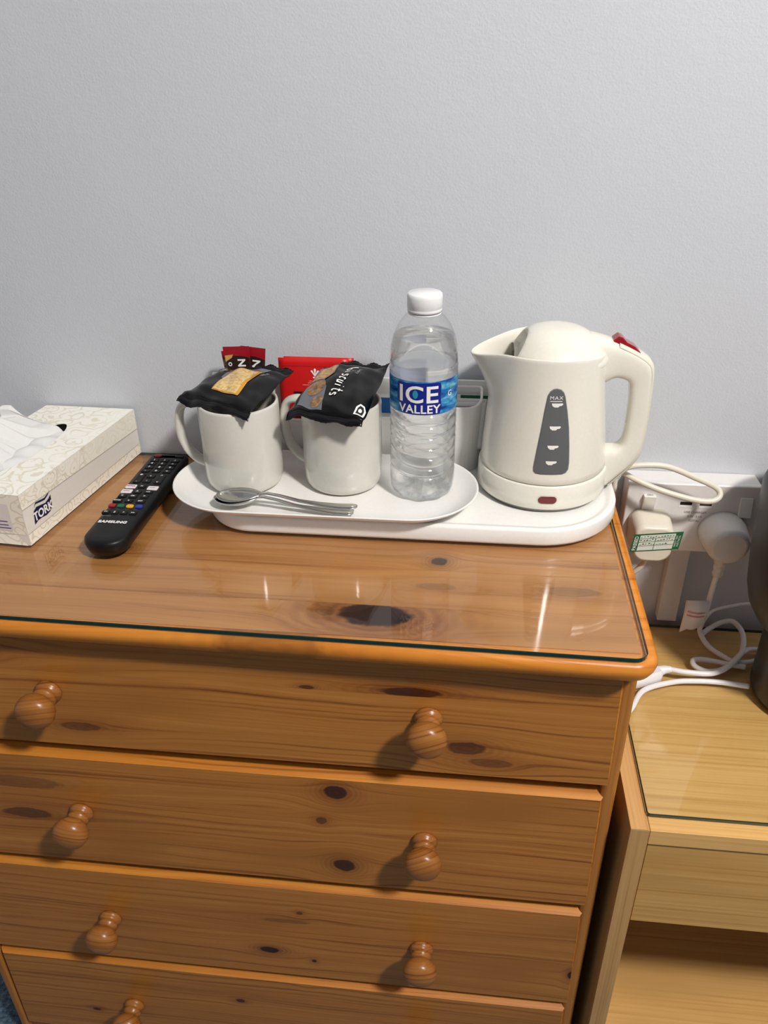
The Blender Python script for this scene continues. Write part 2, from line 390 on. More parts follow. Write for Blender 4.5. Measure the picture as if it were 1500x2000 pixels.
W_knob = wood('pine_knob', 'xz', (), seed=2, ring=420, light=(170, 116, 58), mid=(152, 94, 40), dark=(104, 60, 22), rough=0.3, warp=0.01)
KZ = [-.1030, -.2730, -.4570, -.6400]
for d in range(4):
    zt, zb = DR[d]; zj = joint[d]
    th = .019; ch, cdp = .0052, .0125      # sloping top edge: rise and depth
    # drawer box seen as front panel: two glued planks, bevelled top and side edges
    dr = box('drawer', (DX0+.010, YF+.0195, zb+.012), (DX1-.010, -.03, zt-.004), chest, plain('drawer_box_birch', (196, 150, 100), 0.6), 0)
    iu, il = .0058, .0024
    def plank(z0, z1, top_, mat):
        t0 = (z0-zb)/(zt-zb); t1 = (z1-zb)/(zt-zb)
        i0 = il+(iu-il)*t0; i1 = il+(iu-il)*t1
        yb_, yf_ = YF+th, YF
        v = []; f = []
        if top_:
            sec = lambda s: [(s(0), yb_, z0), (s(0), YF+.007, z0), (s(i0), yf_, z0), (s(i1), yf_, z1), (s(i1*.35), YF+.0045, z1+ch*.42), (s(-.0005), YF+cdp, z1+ch), (s(0), yb_, z1+ch)]
        else:
            sec = lambda s: [(s(0), yb_, z0), (s(0), YF+.007, z0), (s(i0), yf_, z0), (s(i1), yf_, z1), (s(0), YF+.007, z1), (s(0), yb_, z1)]
        L = sec(lambda a: DX0+a); R = sec(lambda a: DX1-a); n = len(L); v = L+R
        f = [(i, (i+1) % n, n+(i+1) % n, n+i) for i in range(n)]+[tuple(range(n)), tuple(range(2*n-1, n-1, -1))]
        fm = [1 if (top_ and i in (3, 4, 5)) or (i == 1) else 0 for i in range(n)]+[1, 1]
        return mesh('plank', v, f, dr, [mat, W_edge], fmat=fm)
    plank(zj, zt, True, wood('pine_drawer_%d_upper' % d, 'xz', dk_up[d], seed=d*5+1, **PW))
    plank(zb, zj-.0001, False, wood('pine_drawer_%d_lower' % d, 'xz', dk_dn[d], seed=d*5+2, **PW))
    for kx in (-.3870+(-.002*d), -.0235-.0008*d):
        if kn_mesh is None:
            k_ = lathe('knob', (0, 0, -ZT), knob_profile(), dr, W_knob, seg=28, axis='y'); kn_mesh = k_.data
        else:
            k_ = bpy.data.objects.new('knob', kn_mesh); COL.objects.link(k_); k_.parent = dr
        k_.location = (kx, YF, KZ[d]+ZT); k_.rotation_euler = (0, random.uniform(-.6, .6), 0)

def glass_sheet(name, outline, z0, z1, label):
    n = len(outline); e = .0006
    o = slab(name, outline, [(e, z0), (0, z0+e), (0, z1-e), (e, z1)], None, [M_glass, M_glass_edge])
    for p in o.data.polygons: p.material_index = 0 if len(p.vertices) > 4 else 1
    return single(o, label, 'glass sheet')
glass_sheet('glass_sheet', skew(rrect(CX0+.004, .1545, -.3395, -.0050, [.004, .004, .012, .012], 6)), GT+.0003, 0, 'clear glass sheet with dark green edge covering the pine chest top')

# ------------------------------------------------------------------ bedside table (right)
BW = dict(light=(230, 186, 118), mid=(220, 172, 104), dark=(202, 152, 86))
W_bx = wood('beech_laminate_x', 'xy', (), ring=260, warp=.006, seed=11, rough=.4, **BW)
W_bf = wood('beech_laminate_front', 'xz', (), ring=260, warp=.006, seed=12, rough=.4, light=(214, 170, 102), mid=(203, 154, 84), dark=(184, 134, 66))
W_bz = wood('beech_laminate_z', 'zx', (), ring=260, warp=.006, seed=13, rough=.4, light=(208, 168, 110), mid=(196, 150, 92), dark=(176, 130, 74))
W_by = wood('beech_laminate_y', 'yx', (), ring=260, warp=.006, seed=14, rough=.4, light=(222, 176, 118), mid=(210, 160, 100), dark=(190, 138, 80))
NX0, NX1, NYF, NZ = .1690, .6200, -.3330, -.2092
bt = thing('bedside_table', ((NX0+NX1)/2, -.17, -ZT), 'light beech bedside table with open shelf standing right of the pine chest', 'bedside table')
box('side_panel', (NX0, NYF, -ZT+.0005), (NX0+.018, -.016, NZ-.0002), bt, W_bz, .0006)
box('side_panel', (NX1-.018, NYF, -ZT+.0005), (NX1, -.016, NZ-.0002), bt, W_bz, .0006)
box('top_board', (NX0+.0182, NYF, NZ-.019), (NX1-.0182, -.016, NZ), bt, W_bx, .0006)
box('top_edging', (NX0, NYF, NZ), (NX0+.0165, -.016, NZ+.0010), bt, W_by, .0003)
box('drawer_front', (NX0+.0195, NYF+.003, -.3500), (NX1-.0195, NYF+.021, NZ-.0215), bt, W_bf, .0006)
box('drawer_box', (NX0+.03, NYF+.021, -.338), (NX1-.03, -.04, -.245), bt, plain('drawer_box_birch', (196, 150, 100), 0.6), 0)
box('shelf', (NX0+.0182, NYF+.012, -.672), (NX1-.0182, -.022, -.654), bt, W_bx, .0006)
box('back_panel', (NX0+.0182, -.022, -ZT+.02), (NX1-.0182, -.017, NZ-.02), bt, W_bf, 0)
box('plinth', (NX0+.0182, NYF+.03, -ZT+.0005), (NX1-.0182, NYF+.046, -.673), bt, W_bf, .0006)
glass_sheet('glass_sheet', rrect(.1862, NX1-.004, -.3180, -.0215, .003, 3), NZ+.0011, NZ+.0052, 'clear glass sheet with green edge lying on the beech bedside table')
NG = NZ+.0052                   # top of that glass

# ------------------------------------------------------------------ tray base, oval tray, caddy
TB = .0195
to = slab('tray_base', rrect(-.2690, .1575, -.1785, -.0120, [.03, .03, .055, .085], 14), [(.006, .0003), (.0015, .0012), (0, .004), (0, TB-.003), (.001, TB-.0006), (.003, TB), (.0065, TB-.0004), (.009, TB-.0022), (.012, TB-.0026)], None, M_melamine, smooth=True)
single(to, 'thick white tray base under the kettle and the oval tray', 'tray')
TF = TB-.0026                   # its floor
OX0, OX1, OY0, OY1 = -.3070, .0140, -.1950, -.0520
Z0 = TB+.0004
oo = rings('oval_tray', [[(x, y, z) for x, y in rrect(OX0+i, OX1-i, OY0+i, OY1-i, .071-i, 16)] for i, z in [(.030, Z0), (.022, Z0+.0002), (.013, Z0+.0030), (.005, Z0+.0085), (.0005, Z0+.0125), (0, Z0+.0135), (.0012, Z0+.0142), (.0026, Z0+.0132), (.008, Z0+.0085), (.015, Z0+.0046), (.022, Z0+.0030), (.032, Z0+.0026)]], None, M_melamine, smooth=True)
single(oo, 'shallow white oval tray carrying both mugs, spoons and water bottle', 'tray')
OF = Z0+.0026                   # floor of the oval tray
# caddy behind: open compartments with rounded fronts
cy0, cy1 = -.0505, -.0135
cd = thing('sachet_caddy', (-.13, -.032, TF), 'white plastic sachet holder standing behind the mugs and bottle', 'caddy')
def shell(name, x0, x1, y0, y1, zb_, zf, zr, r, t=.0028, mat=M_melamine, nn=8):
    """open-topped cell; rim rises from zf at the front to zr at the back"""
    out = rrect(x0, x1, y0, y1, r, nn); inn = rrect(x0+t, x1-t, y0+t, y1-t, [max(a-t, .0005) for a in r], nn)
    def zz(y):
        s = min(1, max(0, (y-y0)/(y1-y0))); s = s*s*(3-2*s); return zf+(zr-zf)*s
    rs = [[(x, y, zb_) for x, y in out], [(x, y, zz(y)-.001) for x, y in out], [(x*.7+a*.3, y*.7+b*.3, zz(y)) for (x, y), (a, b) in zip(out, inn)],
          [(x*.3+a*.7, y*.3+b*.7, zz(y)) for (x, y), (a, b) in zip(out, inn)], [(a, b, zz(b)-.001) for a, b in inn], [(a, b, zb_+.003) for a, b in inn]]
    return rings(name, rs, cd, mat, smooth=False, bevel=0)
box('back_plate', (-.292, cy1, TF+.0005), (.0290, cy1+.0035, .1085), cd, M_melamine, .0012)
shell('compartment', -.2915, -.2030, cy0+.012, cy1, TF+.0005, .060, .0700, [.001, .001, .008, .008])
shell('compartment', -.2025, -.1180, cy0+.012, cy1, TF+.0005, .0660, .0740, [.001, .001, .008, .008])
shell('compartment', -.1175, -.0340, cy0+.012, cy1, TF+.0005, .0720, .0900, [.001, .001, .008, .008])
shell('compartment', -.0330, .0150, cy0-.004, cy1, TF+.0005, .0925, .1030, [.006, .006, .022, .022])

def sachet(name, x0, x1, z0, z1, y, lean, mat, label, cat, group=None, tilt=0.0, t=.0022):
    """flat paper sachet standing up: puffed middle, crimped top; returns root, mapping"""
    o = ((x0+x1)/2, y, z0); r = thing(name, o, label, cat, group); nx, nz = 10, 12; rs = []
    cx = (x0+x1)/2
    def at(s, q, off):
        x = x0+(x1-x0)*s; z = z0+(z1-z0)*q
        xr = cx+(x-cx)*math.cos(tilt)+(z-z0)*math.sin(tilt); zr = z0+(z-z0)*math.cos(tilt)-(x-cx)*math.sin(tilt)
        return (xr, y+lean*q-off, zr)
    def puff(s, q):
        e = max(0, 1-((q-.45)/.42)**2) if abs(q-.45) < .42 else 0
        return .0003+t*math.sqrt(e)*math.sqrt(max(0, 1-(2*s-1)**2))
    for k in range(nz+1):
        q = k/nz
        rs.append([at(i/nx, q, puff(i/nx, q)) for i in range(nx+1)]+[at(1-i/nx, q, -puff(1-i/nx, q)) for i in range(nx+1)])
    rings('wrapper', rs, r, mat, smooth=True)
    fn = lambda s, q: at(s, q, puff(s, q)+.0004)
    return r, fn

# two red tea sachets
rd, rf = sachet('tea_sachet', -.2115, -.1330, .0560, .1320, -.0245, .002, M_red_paper, 'front red paper tea sachet with white feather crest, left edge showing', 'sachet', 'red tea sachets', t=.0016)
rb, rbf = sachet('tea_sachet', -.2065, -.1280, .0560, .1316, -.0190, .002, M_red_paper, 'red paper tea sachet peeping out behind the front red one', 'sachet', 'red tea sachets', t=.0010)
M_red_line = plain('dark_red_fold', (160, 10, 14), .5)
patch('seam', [(0.02, .875), (.98, .875), (.98, .885), (.02, .885)], rf, rd, M_red_line, 6)
def rel(c, sx, sz): return lambda x, y: rf(c[0]+x*sx, c[1]+y*sz)
SXU = 1/.0785; SZU = 1/.076
# feather crest: three plumes and a coronet band
def plume(cx, cz, lean, h, wd):
    pts = []
    for t_ in (0, .3, .6, .85, 1.0): pts.append((cx-wd*(.35+.65*t_)+lean*t_, cz+h*t_))
    pts += [(cx+lean+wd*.1, cz+h*1.12), (cx+lean+wd*.9, cz+h*1.02), (cx+lean+wd*1.1, cz+h*.85)]
    for t_ in (.6, .3, 0): pts.append((cx+wd*(.35+.4*t_)+lean*t_, cz+h*t_))
    return pts
cr = (.520, .740)
for nm, l_, h_ in (('crest_feather', -.0036, .0060), ('crest_feather', 0, .0078), ('crest_feather', .0036, .0060)):
    patch(nm, plume(0, 0, l_, h_, .0013), rel(cr, SXU, SZU), rd, M_print_white, 3)
patch('crest_band', [(-.0024, -.0022), (.0024, -.0022), (.0024, -.0006), (-.0024, -.0006)], rel(cr, SXU, SZU), rd, M_print_white, 3)
for wd_, q_ in ((.05, .660), (.09, .632), (.24, .600)):
    for k in range(int(wd_/.012)):          # illegible line of small print
        x_ = .46-wd_/2+k*.012+.012*(k % 3 == 2)*.3
        patch('small_print', [(x_, q_), (x_+.008, q_), (x_+.008, q_+.010+.004*(k % 2)), (x_, q_+.012)], rf, rd, plain('pale_red_print', (236, 170, 160), .5))
patch('name_panel', [(.20, .30), (.84, .30), (.84, .50), (.20, .50)], rf, rd, M_print_black, 6)
lettering('name_print', 'W', .0120, lambda x, y: tuple(Vector(rf(.30+x*SXU, .345+y*SZU))+Vector((0, -.0003, 0))), rd, M_print_white, offset=.0004)

# coffee sticks
M_stick_red = plain('crimson_foil', (158, 18, 34), .3); M_stick_brown = plain('dark_brown_foil', (44, 26, 22), .35); M_gold = plain('golden_tan_print', (206, 160, 92), .45)
def stick(x0, x1, ztop, y, tilt, label, letters=True):
    z0 = TF+.012
    r, f = sachet('coffee_stick', x0, x1, z0, ztop, y, .003, M_stick_brown, label, 'sachet', 'coffee sticks', tilt=tilt, t=.0018)
    H_ = ztop-z0; W_ = x1-x0; tp = lambda mm: 1-mm/H_
    out = lambda s, q: tuple(Vector(f(s, q))+Vector((0, -.0002, 0)))
    arc = [(1-i/8, tp(.0090+.0035*math.cos((i/8-.62)*2.4)**1-.0030)) for i in range(9)]
    patch('red_band', [(0, 1), (1, 1)]+[(a, tp(.0128-.0030*math.sin(pi*min(1, max(0, a*.9+.1))))) for a in [1-i/8 for i in range(9)]], f, r, M_stick_red, 6)
    patch('gold_flash', [(.04, tp(.0095)), (.36, tp(.0085)), (.30, tp(.0120)), (.04, tp(.0165))], out, r, M_gold, 3)
    if letters:
        o2 = lambda s, q: tuple(Vector(f(s, q))+Vector((0, -.0004, 0)))
        lettering('brand_letter', 'N', .0115, lambda x, y: o2(.66+(y-.004)/W_*1.0, tp(.0178)-x/H_), r, M_print_white, offset=.0004)
        lettering('brand_letter', 'E', .0115, lambda x, y: o2(.66+(y-.004)/W_*1.0, tp(.0275)-x/H_), r, M_print_white, offset=.0004)
        lettering('brand_letter', 'o', .0085, lambda x, y: o2(.25+(y-.003)/W_*1.0, tp(.0190)-x/H_), r, M_print_white, offset=.00015)
    return r
stick(-.2625, -.2345, .1410, -.0300, -.10, 'hindmost coffee stick, only its red left corner showing', False)
stick(-.2615, -.2325, .1490, -.0420, -.05, 'red-topped brown coffee stick, left of the front two')
stick(-.2610, -.2335, .1475, -.0370, .10, 'red-topped brown coffee stick, right of the front two')
# blue and green sachets in the other compartments
sb, sbf = sachet('sugar_sachet', -.1100, -.0560, .040, .0905, -.0250, .004, M_print_white, 'white paper sachet with blue band between mug and water bottle', 'sachet', t=.0016)
patch('blue_band', [(0, .62), (1, .62), (1, .96), (0, .96)], sbf, sb, M_blue, 6)
for i in range(3):
    g_, gf = sachet('milk_sachet', -.0265+.002*i, .0180+.0015*i, .040, .0920+.0015*i, -.0440+.007*i, .008, M_print_white, ['front white sachet with grey print in the round compartment beside kettle', 'middle white sachet with grey stripes in the round compartment beside kettle', 'green-topped sachet at the back of the round compartment beside kettle'][i], 'sachet', 'sachets in the round compartment', t=.0012)
    if i == 2: patch('green_panel', [(.30, .80), (1, .80), (1, 1), (.30, 1)], gf, g_, M_green, 4)
    for q in range(4): patch('print_line', [(.06, .90-.05*q), (.72, .90-.05*q), (.72, .915-.05*q), (.06, .915-.05*q)], gf, g_, M_print_grey, 3)

# ------------------------------------------------------------------ mugs
def mug(c, ang, label, h=.0935, r=.0415):
    z0 = OF+.0003; t = thing('mug', (c[0], c[1], z0), label, 'mug', 'white mugs on the oval tray')
    prof = [(.0005, .0022), (.028, .0022), (.031, .0), (.0345, .0002), (.0385, .0030), (.0405, .0075), (.0412, .014), (r, .030), (r, h-.003), (r-.0006, h-.0008), (r-.0018, h), (r-.0030, h-.0008), (r-.0036, h-.003), (r-.0036, .012), (r-.008, .006), (.0005, .005)]
    lathe('body', (c[0], c[1], z0), prof, t, M_ceramic, seg=64)
    ca, sa = math.cos(ang), math.sin(ang)
    pts = [(r-.002, h-.008), (r+.010, h-.0065), (r+.0215, h-.012), (r+.0265, h-.026), (r+.0262, h-.045), (r+.0205, h-.061), (r+.010, h-.0715), (r-.002, h-.076)]
    P = spline([(a, 0, b) for a, b in pts], 6); rs = []
    for i, p in enumerate(P):
        tg = (P[min(i+1, len(P)-1)]-P[max(i-1, 0)]).normalized(); nm = Vector((tg.z, 0, -tg.x))
        ring = []
        for j in range(14):
            a = 2*pi*j/14; q = p+nm*(.0042*math.cos(a))+Vector((0, .0074*math.sin(a), 0))
            ring.append((c[0]+q.x*ca-q.y*sa, c[1]+q.x*sa+q.y*ca, z0+q.z))
        rs.append(ring)
    rings('handle', rs, t, M_ceramic, smooth=True)
    return t
mug((-.2360, -.1070), pi-.10, 'white mug under the shortbread packet, nearest the remote control')
mug((-.1300, -.0985), pi-.30, 'white mug between the other mug and the water bottle')

# ------------------------------------------------------------------ biscuit packets
class Pack:
    def __init__(s, A, B, C, D, th, seed, sag):
        s.A, s.B, s.C, s.D = map(Vector, (A, B, C, D)); s.th = th; s.seed = seed; s.sag = sag
    def flat(s, u, v):
        return (s.A*(1-v)+s.B*v)*(1-u)+(s.D*(1-v)+s.C*v)*u
    def nrm(s):
        return ((s.B-s.A).cross(s.D-s.A)).normalized()
    def thick(s, u, v):
        a = max(0, min(1, u)); b = max(0, min(1, v))
        return s.th*(max(0, math.sin(pi*a))**.55)*(max(0, 1-abs(2*b-1)**3.0)**.75)
    def wr(s, u, v):
        k = s.seed
        return .0011*math.sin(9*u+5*v+k)*math.sin(13*v-4*u+2*k)+.0008*math.sin(31*u+8*v+k*3)*(abs(2*u-1)**1.5)+.0007*math.sin(24*v+11*u+k)
    def top(s, u, v, off=0.0):
        n = s.nrm(); p = s.flat(u, v)+n*(s.thick(u, v)+s.wr(u, v)+off)
        return tuple(p+Vector((0, 0, -s.sag*(2*v-1)**2)))
    def bot(s, u, v):
        n = s.nrm(); p = s.flat(u, v)+n*(-.35*s.thick(u, v)+s.wr(u, v)-.0006)
        return tuple(p+Vector((0, 0, -s.sag*(2*v-1)**2)))
def packet(P, label, flaps):
    c = P.flat(.5, .5); r = thing('biscuit_packet', (c.x, c.y, c.z-.006), label, 'packet', 'black biscuit packets on the mugs')
    rs = []; nu, nv = 40, 26
    for i in range(nu+1):
        u = i/nu; rs.append([P.top(u, j/nv) for j in range(nv+1)]+[P.bot(u, 1-j/nv) for j in range(nv+1)])
    rings('film', rs, r, M_black, smooth=True)
    for (ue, L, dz, cv0, cv1) in flaps:       # crimped end strips
        rs = []
        for k in range(9):
            w_ = k/8; row = []
            for j in range(31):
                v = cv0+(cv1-cv0)*j/30; p = Vector(P.top(ue, v)); dirv = (P.flat(1, v)-P.flat(0, v)).normalized()*(1 if ue > .5 else -1)
                q = p+dirv*L*w_*(1-.12*abs(math.sin(j*1.57)) if k == 8 else 1)+Vector((0, 0, dz*w_**1.5+.0005*math.sin(k*2.6)+.0016*math.sin(j*.5+P.seed)*w_))
                row.append(q)
            rs.append(row)
        n_ = 31; V = [p for row in rs for p in row]; V2 = [p+Vector((0, 0, -.0007)) for p in V]
        F = []
        for k in range(8):
            for j in range(30):
                a = k*n_+j; F += [(a, a+1, a+n_+1, a+n_), (a+len(V), a+n_+len(V), a+n_+1+len(V), a+1+len(V))]
        m_ = len(V)
        for j in range(30): F += [(j, j+m_, j+1+m_, j+1), (8*n_+j, 8*n_+j+1, 8*n_+j+1+m_, 8*n_+j+m_)]
        for k in range(8): F += [(k*n_, (k+1)*n_, (k+1)*n_+m_, k*n_+m_), (k*n_+30, k*n_+30+m_, (k+1)*n_+30+m_, (k+1)*n_+30)]
        mesh('crimped_end', V+V2, F, r, M_black, smooth=True)
    return r
def biscuit_print(name, c1, c2, c3, sc):
    m, nt, b = base_mat(name); N = NB(nt); tc = nt.nodes.new('ShaderNodeTexCoord')
    n = N.noise(tc.outputs['Object'], sc, 4, .65)
    nt.links.new(N.ramp(n, [(.3, srgb(*c1)), (.5, srgb(*c2)), (.7, srgb(*c3))]), b.inputs['Base Color']); b.inputs['Roughness'].default_value = .25; b.inputs['Coat Weight'].default_value = .3
    return m
M_bis1 = biscuit_print('shortbread_print', (178, 138, 74), (214, 180, 116), (232, 206, 150), 260)
M_bis2 = biscuit_print('oat_biscuit_print', (120, 84, 46), (178, 136, 82), (206, 172, 116), 320)
M_bis3 = biscuit_print('ginger_biscuit_print', (60, 42, 30), (132, 96, 58), (178, 138, 92), 160)
M_win = plain('grey_film_window', (96, 98, 106), .2, coat=.4); M_win2 = plain('amber_print_edge', (206, 150, 40), .3)
p1 = Pack((-.2940, -.1120, .1215), (-.2110, -.1505, .1215), (-.1905, -.0620, .1300), (-.2650, -.0600, .1315), .0075, 1.3, .0012)
k1 = packet(p1, 'black biscuit packet with pale shortbread window lying on the left mug', [(0.0, .0065, -.0045, 0.0, 1.0), (1.0, .010, .0005, .45, 1.0)])
pf = lambda P, off: (lambda u, v: P.top(u, v, off))
patch('clear_window', [(.55, .29), (.84, .26), (.97, .45), (.95, .78), (.83, .72), (.60, .68), (.3, .5)], pf(p1, .0004), k1, M_win, 10)
patch('window_edge', [(.205, .35), (.543, .34), (.82, .33), (.88, .54), (.815, .73), (.509, .69), (.175, .735), (.175, .52)], pf(p1, .0007), k1, M_win2, 12)
patch('biscuit_picture', [(.216, .364), (.543, .343), (.82, .33), (.88, .53), (.82, .69), (.515, .65), (.20, .70), (.191, .512)], pf(p1, .0010), k1, M_bis1, 14)
def stroke(name, P, pts, wd, parent, mat, off=.0008):
    """hand-written pen stroke on the packet; pts in (u, v)"""
    Q = spline([(a, b, 0) for a, b in pts], 5); L = []; Rr = []
    ru = (P.D-P.A).length; rv = (P.B-P.A).length
    for i, q in enumerate(Q):
        d = Q[min(i+1, len(Q)-1)]-Q[max(i-1, 0)]; d = Vector((d.x*ru, d.y*rv)); d = d.normalized() if d.length else Vector((1, 0))
        nx, ny = -d.y*wd/ru, d.x*wd/rv
        L.append(P.top(q.x+nx, q.y+ny, off)); Rr.append(P.top(q.x-nx, q.y-ny, off))
    n = len(L); mesh(name, L+Rr, [(i, i+1, n+i+1, n+i) for i in range(n-1)], parent, mat)
def handwriting(P, parent, u0, u1, v0, hgt, text, wd=.00055):
    """'biscuits' style lettering running from u0 to u1 (letters' tops towards +v)"""
    G = {'b': [[(0, 1.9), (.05, .1), (.5, 0), (.7, .45), (.4, .8), (.08, .6)]], 'i': [[(.3, .9), (.32, 0)], [(.28, 1.35), (.36, 1.45)]],
         's': [[(.7, .85), (.3, .95), (.2, .65), (.6, .4), (.55, .05), (.1, .0)]], 'c': [[(.7, .85), (.3, .9), (.1, .45), (.3, .05), (.7, .1)]],
         'u': [[(.1, .9), (.12, .2), (.4, 0), (.65, .3), (.68, .9)], [(.68, .9), (.75, 0)]], 't': [[(.4, 1.7), (.38, .3), (.55, 0), (.8, .15)], [(.05, 1.1), (.85, 1.2)]],
         'k': [[(.1, 1.8), (.12, 0)], [(.7, .95), (.15, .45), (.75, 0)]]}
    n = len(text)
    for i, ch_ in enumerate(text):
        for s_ in G[ch_]:
            stroke('hand_lettering', P, [(u0+(u1-u0)*(i+x*.85)/n, v0+y*hgt) for x, y in s_], wd, parent, M_print_white)
handwriting(p1, k1, .95, .68, .08, .075, 'its', .0006)
lettering('side_print', 'BISCUIT', .0045, lambda x, y: p1.top(.78+x*9.5, .80+x*1.4+y*-12, .0008), k1, M_print_grey)
p2 = Pack((-.1765, -.1400, .1210), (-.0995, -.1570, .1205), (-.0865, -.0560, .1365), (-.1540, -.0560, .1370), .0080, 4.2, .0020)
k2 = packet(p2, 'black biscuit packet with handwritten white lettering lying on the right mug', [(0.0, .0055, -.0040, 0.0, 1.0), (1.0, .010, -.001, .25, 1.0)])
patch('clear_window', [(.083, .087), (.506, .041), (.93, .02), (.931, .285), (.7, .332), (.573, .243), (.41, .344), (.03, .447), (.03, .279)], pf(p2, .0004), k2, M_win, 14)
patch('biscuit_picture', [(.525, .041), (.798, .075), (.924, .127), (.921, .274), (.7, .322), (.573, .238)], pf(p2, .0008), k2, M_bis2, 10)
def blob(c, a, b, n=20, rot=0): return [(c[0]+a*math.cos(2*pi*i/n)*math.cos(rot)-b*math.sin(2*pi*i/n)*math.sin(rot), c[1]+a*math.cos(2*pi*i/n)*math.sin(rot)+b*math.sin(2*pi*i/n)*math.cos(rot)) for i in range(n)]
patch('biscuit_picture', blob((.39, .215), .15, .115), pf(p2, .0008), k2, M_bis3, 10)
patch('biscuit_picture', blob((.14, .335), .09, .075), pf(p2, .0008), k2, M_bis3, 8)
handwriting(p2, k2, .86, .22, .455, .085, 'biscuits', .00075)
lettering('side_print', 'Luxury', .0052, lambda x, y: p2.top(.755-x*10, .65+y*12, .0008), k2, M_print_grey)
# little white badge at the front right corner
patch('corner_badge', [(.035, .86), (.035, .985), (.15, .985), (.215, .95), (.215, .90), (.15, .86)], pf(p2, .0007), k2, M_print_white, 4)
patch('badge_centre', [(.055, .885), (.055, .965), (.14, .965), (.185, .945), (.185, .905), (.14, .885)], pf(p2, .0011), k2, M_print_black, 4)
patch('badge_mark', blob((.11, .925), .035, .022, 8), pf(p2, .0015), k2, M_print_white)

# ------------------------------------------------------------------ teaspoons
def spoon(x0, y0, ang, label, z0=OF, flip=1):
    L = .136; t = thing('teaspoon', (x0, y0, z0+.0002), label, 'spoon', 'teaspoons on the oval tray'); ca, sa = math.cos(ang), math.sin(ang)
    def W(x, y, z): x *= 1.07; return (x0+x*ca-y*sa, y0+x*sa+y*ca, z0+.0002+z)
    # bowl
    nu, nv = 16, 12; V = []
    bl, bw = .0445, .0148
    for i in range(nu+1):
        u = i/nu; hw = bw*(math.sin(pi*min(.985, max(.012, u**.85))))**.62
        for j in range(nv+1):
            s = 2*j/nv-1; dep = .0075*(math.sin(pi*u)**.7)*(1-s*s)
            V.append(W(u*bl, s*hw, .0105-dep+.004*u*u))
    n = nv+1; F = [(i*n+j, i*n+j+1, (i+1)*n+j+1, (i+1)*n+j) for i in range(nu) for j in range(nv)]
    b = mesh('bowl', V, F, t, M_steel, smooth=True); m_ = b.modifiers.new('th', 'SOLIDIFY'); m_.thickness = .0012; m_.offset = 0
    prof = [(.041, .0030, .0140), (.050, .0026, .0150), (.062, .0024, .0130), (.080, .0030, .0085), (.100, .0040, .0060), (.118, .0052, .0050), (.130, .0055, .0055), (.1350, .0040, .0058), (L, .0010, .0058)]
    rs = []
    for x, hw, z in prof: rs.append([W(x, hw*math.cos(a), z+.0011*math.sin(a)) for a in [2*pi*k/12 for k in range(12)]])
    rings('handle', rs, t, M_steel, smooth=True)
    return t
spoon(-.2535, -.1640, -.09, 'steel teaspoon in front of the mugs, its handle nearest the tray rim')
spoon(-.2515, -.1622, -.030, 'steel teaspoon nested in the other one, its handle nearer the mugs', z0=OF+.0016)

# ------------------------------------------------------------------ water bottle
BX, BY = -.0452, -.1100
bo = thing('water_bottle', (BX, BY, OF), 'clear plastic bottle of water with blue label and white cap', 'bottle')
prof = [(.0150, .0030), (.0200, .0005), (.0265, .0004), (.0310, .0035), (.0328, .009), (.0334, .018)]
z = .022
for k in range(7):                     # wavy grip ribs
    prof += [(.0333, z), (.0332, z+.0050), (.0318, z+.0066), (.0308, z+.0078), (.0318, z+.0090), (.0332, z+.0104)]; z += .0112
prof += [(.0330, z+.001), (.0326, .1035), (.0326, .1290), (.0333, .1310), (.0335, .1350), (.0333, .1400), (.0325, .1405), (.0324, .1420), (.0330, .1430), (.0322, .1560), (.0296, .1670), (.0252, .1770), (.0204, .1835), (.0165, .1875), (.0144, .1900), (.0138, .1930), (.0138, .1955)]
def wavy(pr, dr, seg=72):
    rs = []
    for r_, h in pr:
        ring = []
        for j in range(seg):
            a = 2*pi*j/seg; hh = h
            if .020 < h < .1015: hh = h+.0024*math.sin(2*a+.9)*min(1, (h-.020)/.02, (.1015-h)/.02)
            rr = r_-dr
            if h < .016: rr *= 1-.06*(1-h/.016)*(math.cos(5*a)**2); hh = h+.0028*(math.cos(5*a+.3)**2 if r_ < .031 else 0)*(1-h/.016)
            ring.append((BX+rr*math.cos(a), BY+rr*math.sin(a), OF+.0004+hh))
        rs.append(ring)
    return rs
M_water = clear_body('water', 1.33, .70, (254, 255, 255))
def pet_film():
    m = sheet_glass('pet_film', (254, 254, 254), .09); return m
rings('shell', wavy(prof, 0), bo, pet_film(), caps=(True, False), smooth=True)
wp = [p for p in prof if p[1] <= .168]
rings('water', wavy([(max(.001, r_), h+.0006) for r_, h in wp], .0007), bo, M_water, smooth=True)
# label: wrapped film
def cyl(r_, a0=-pi/2): return lambda x, y: (BX+r_*math.cos(a0+x/r_), BY+r_*math.sin(a0+x/r_), OF+y)
def label_mat():
    m, nt, b = base_mat('blue_water_label'); N = NB(nt); tc = nt.nodes.new('ShaderNodeTexCoord'); sp = nt.nodes.new('ShaderNodeSeparateXYZ'); nt.links.new(tc.outputs['Object'], sp.inputs[0])
    n = N.noise(N.vec(N.m('MULTIPLY', sp.outputs[0], 60), N.m('MULTIPLY', sp.outputs[1], 60), N.m('MULTIPLY', sp.outputs[2], 190)), 1, 3, .6)
    nt.links.new(N.ramp(n, [(.30, srgb(14, 52, 130)), (.45, srgb(30, 104, 172)), (.58, srgb(64, 150, 196)), (.72, srgb(130, 190, 214))]), b.inputs['Base Color'])
    # inside of the wrap-round film is pale lilac
    src = b.inputs['Base Color'].links[0].from_socket; ge = nt.nodes.new('ShaderNodeNewGeometry')
    nt.links.new(N.mix(ge.outputs['Backfacing'], src, srgb(196, 202, 222)), b.inputs['Base Color'])
    b.inputs['Roughness'].default_value = .25; return m
lr = .03345; LZ0, LZ1 = .0985, .1320
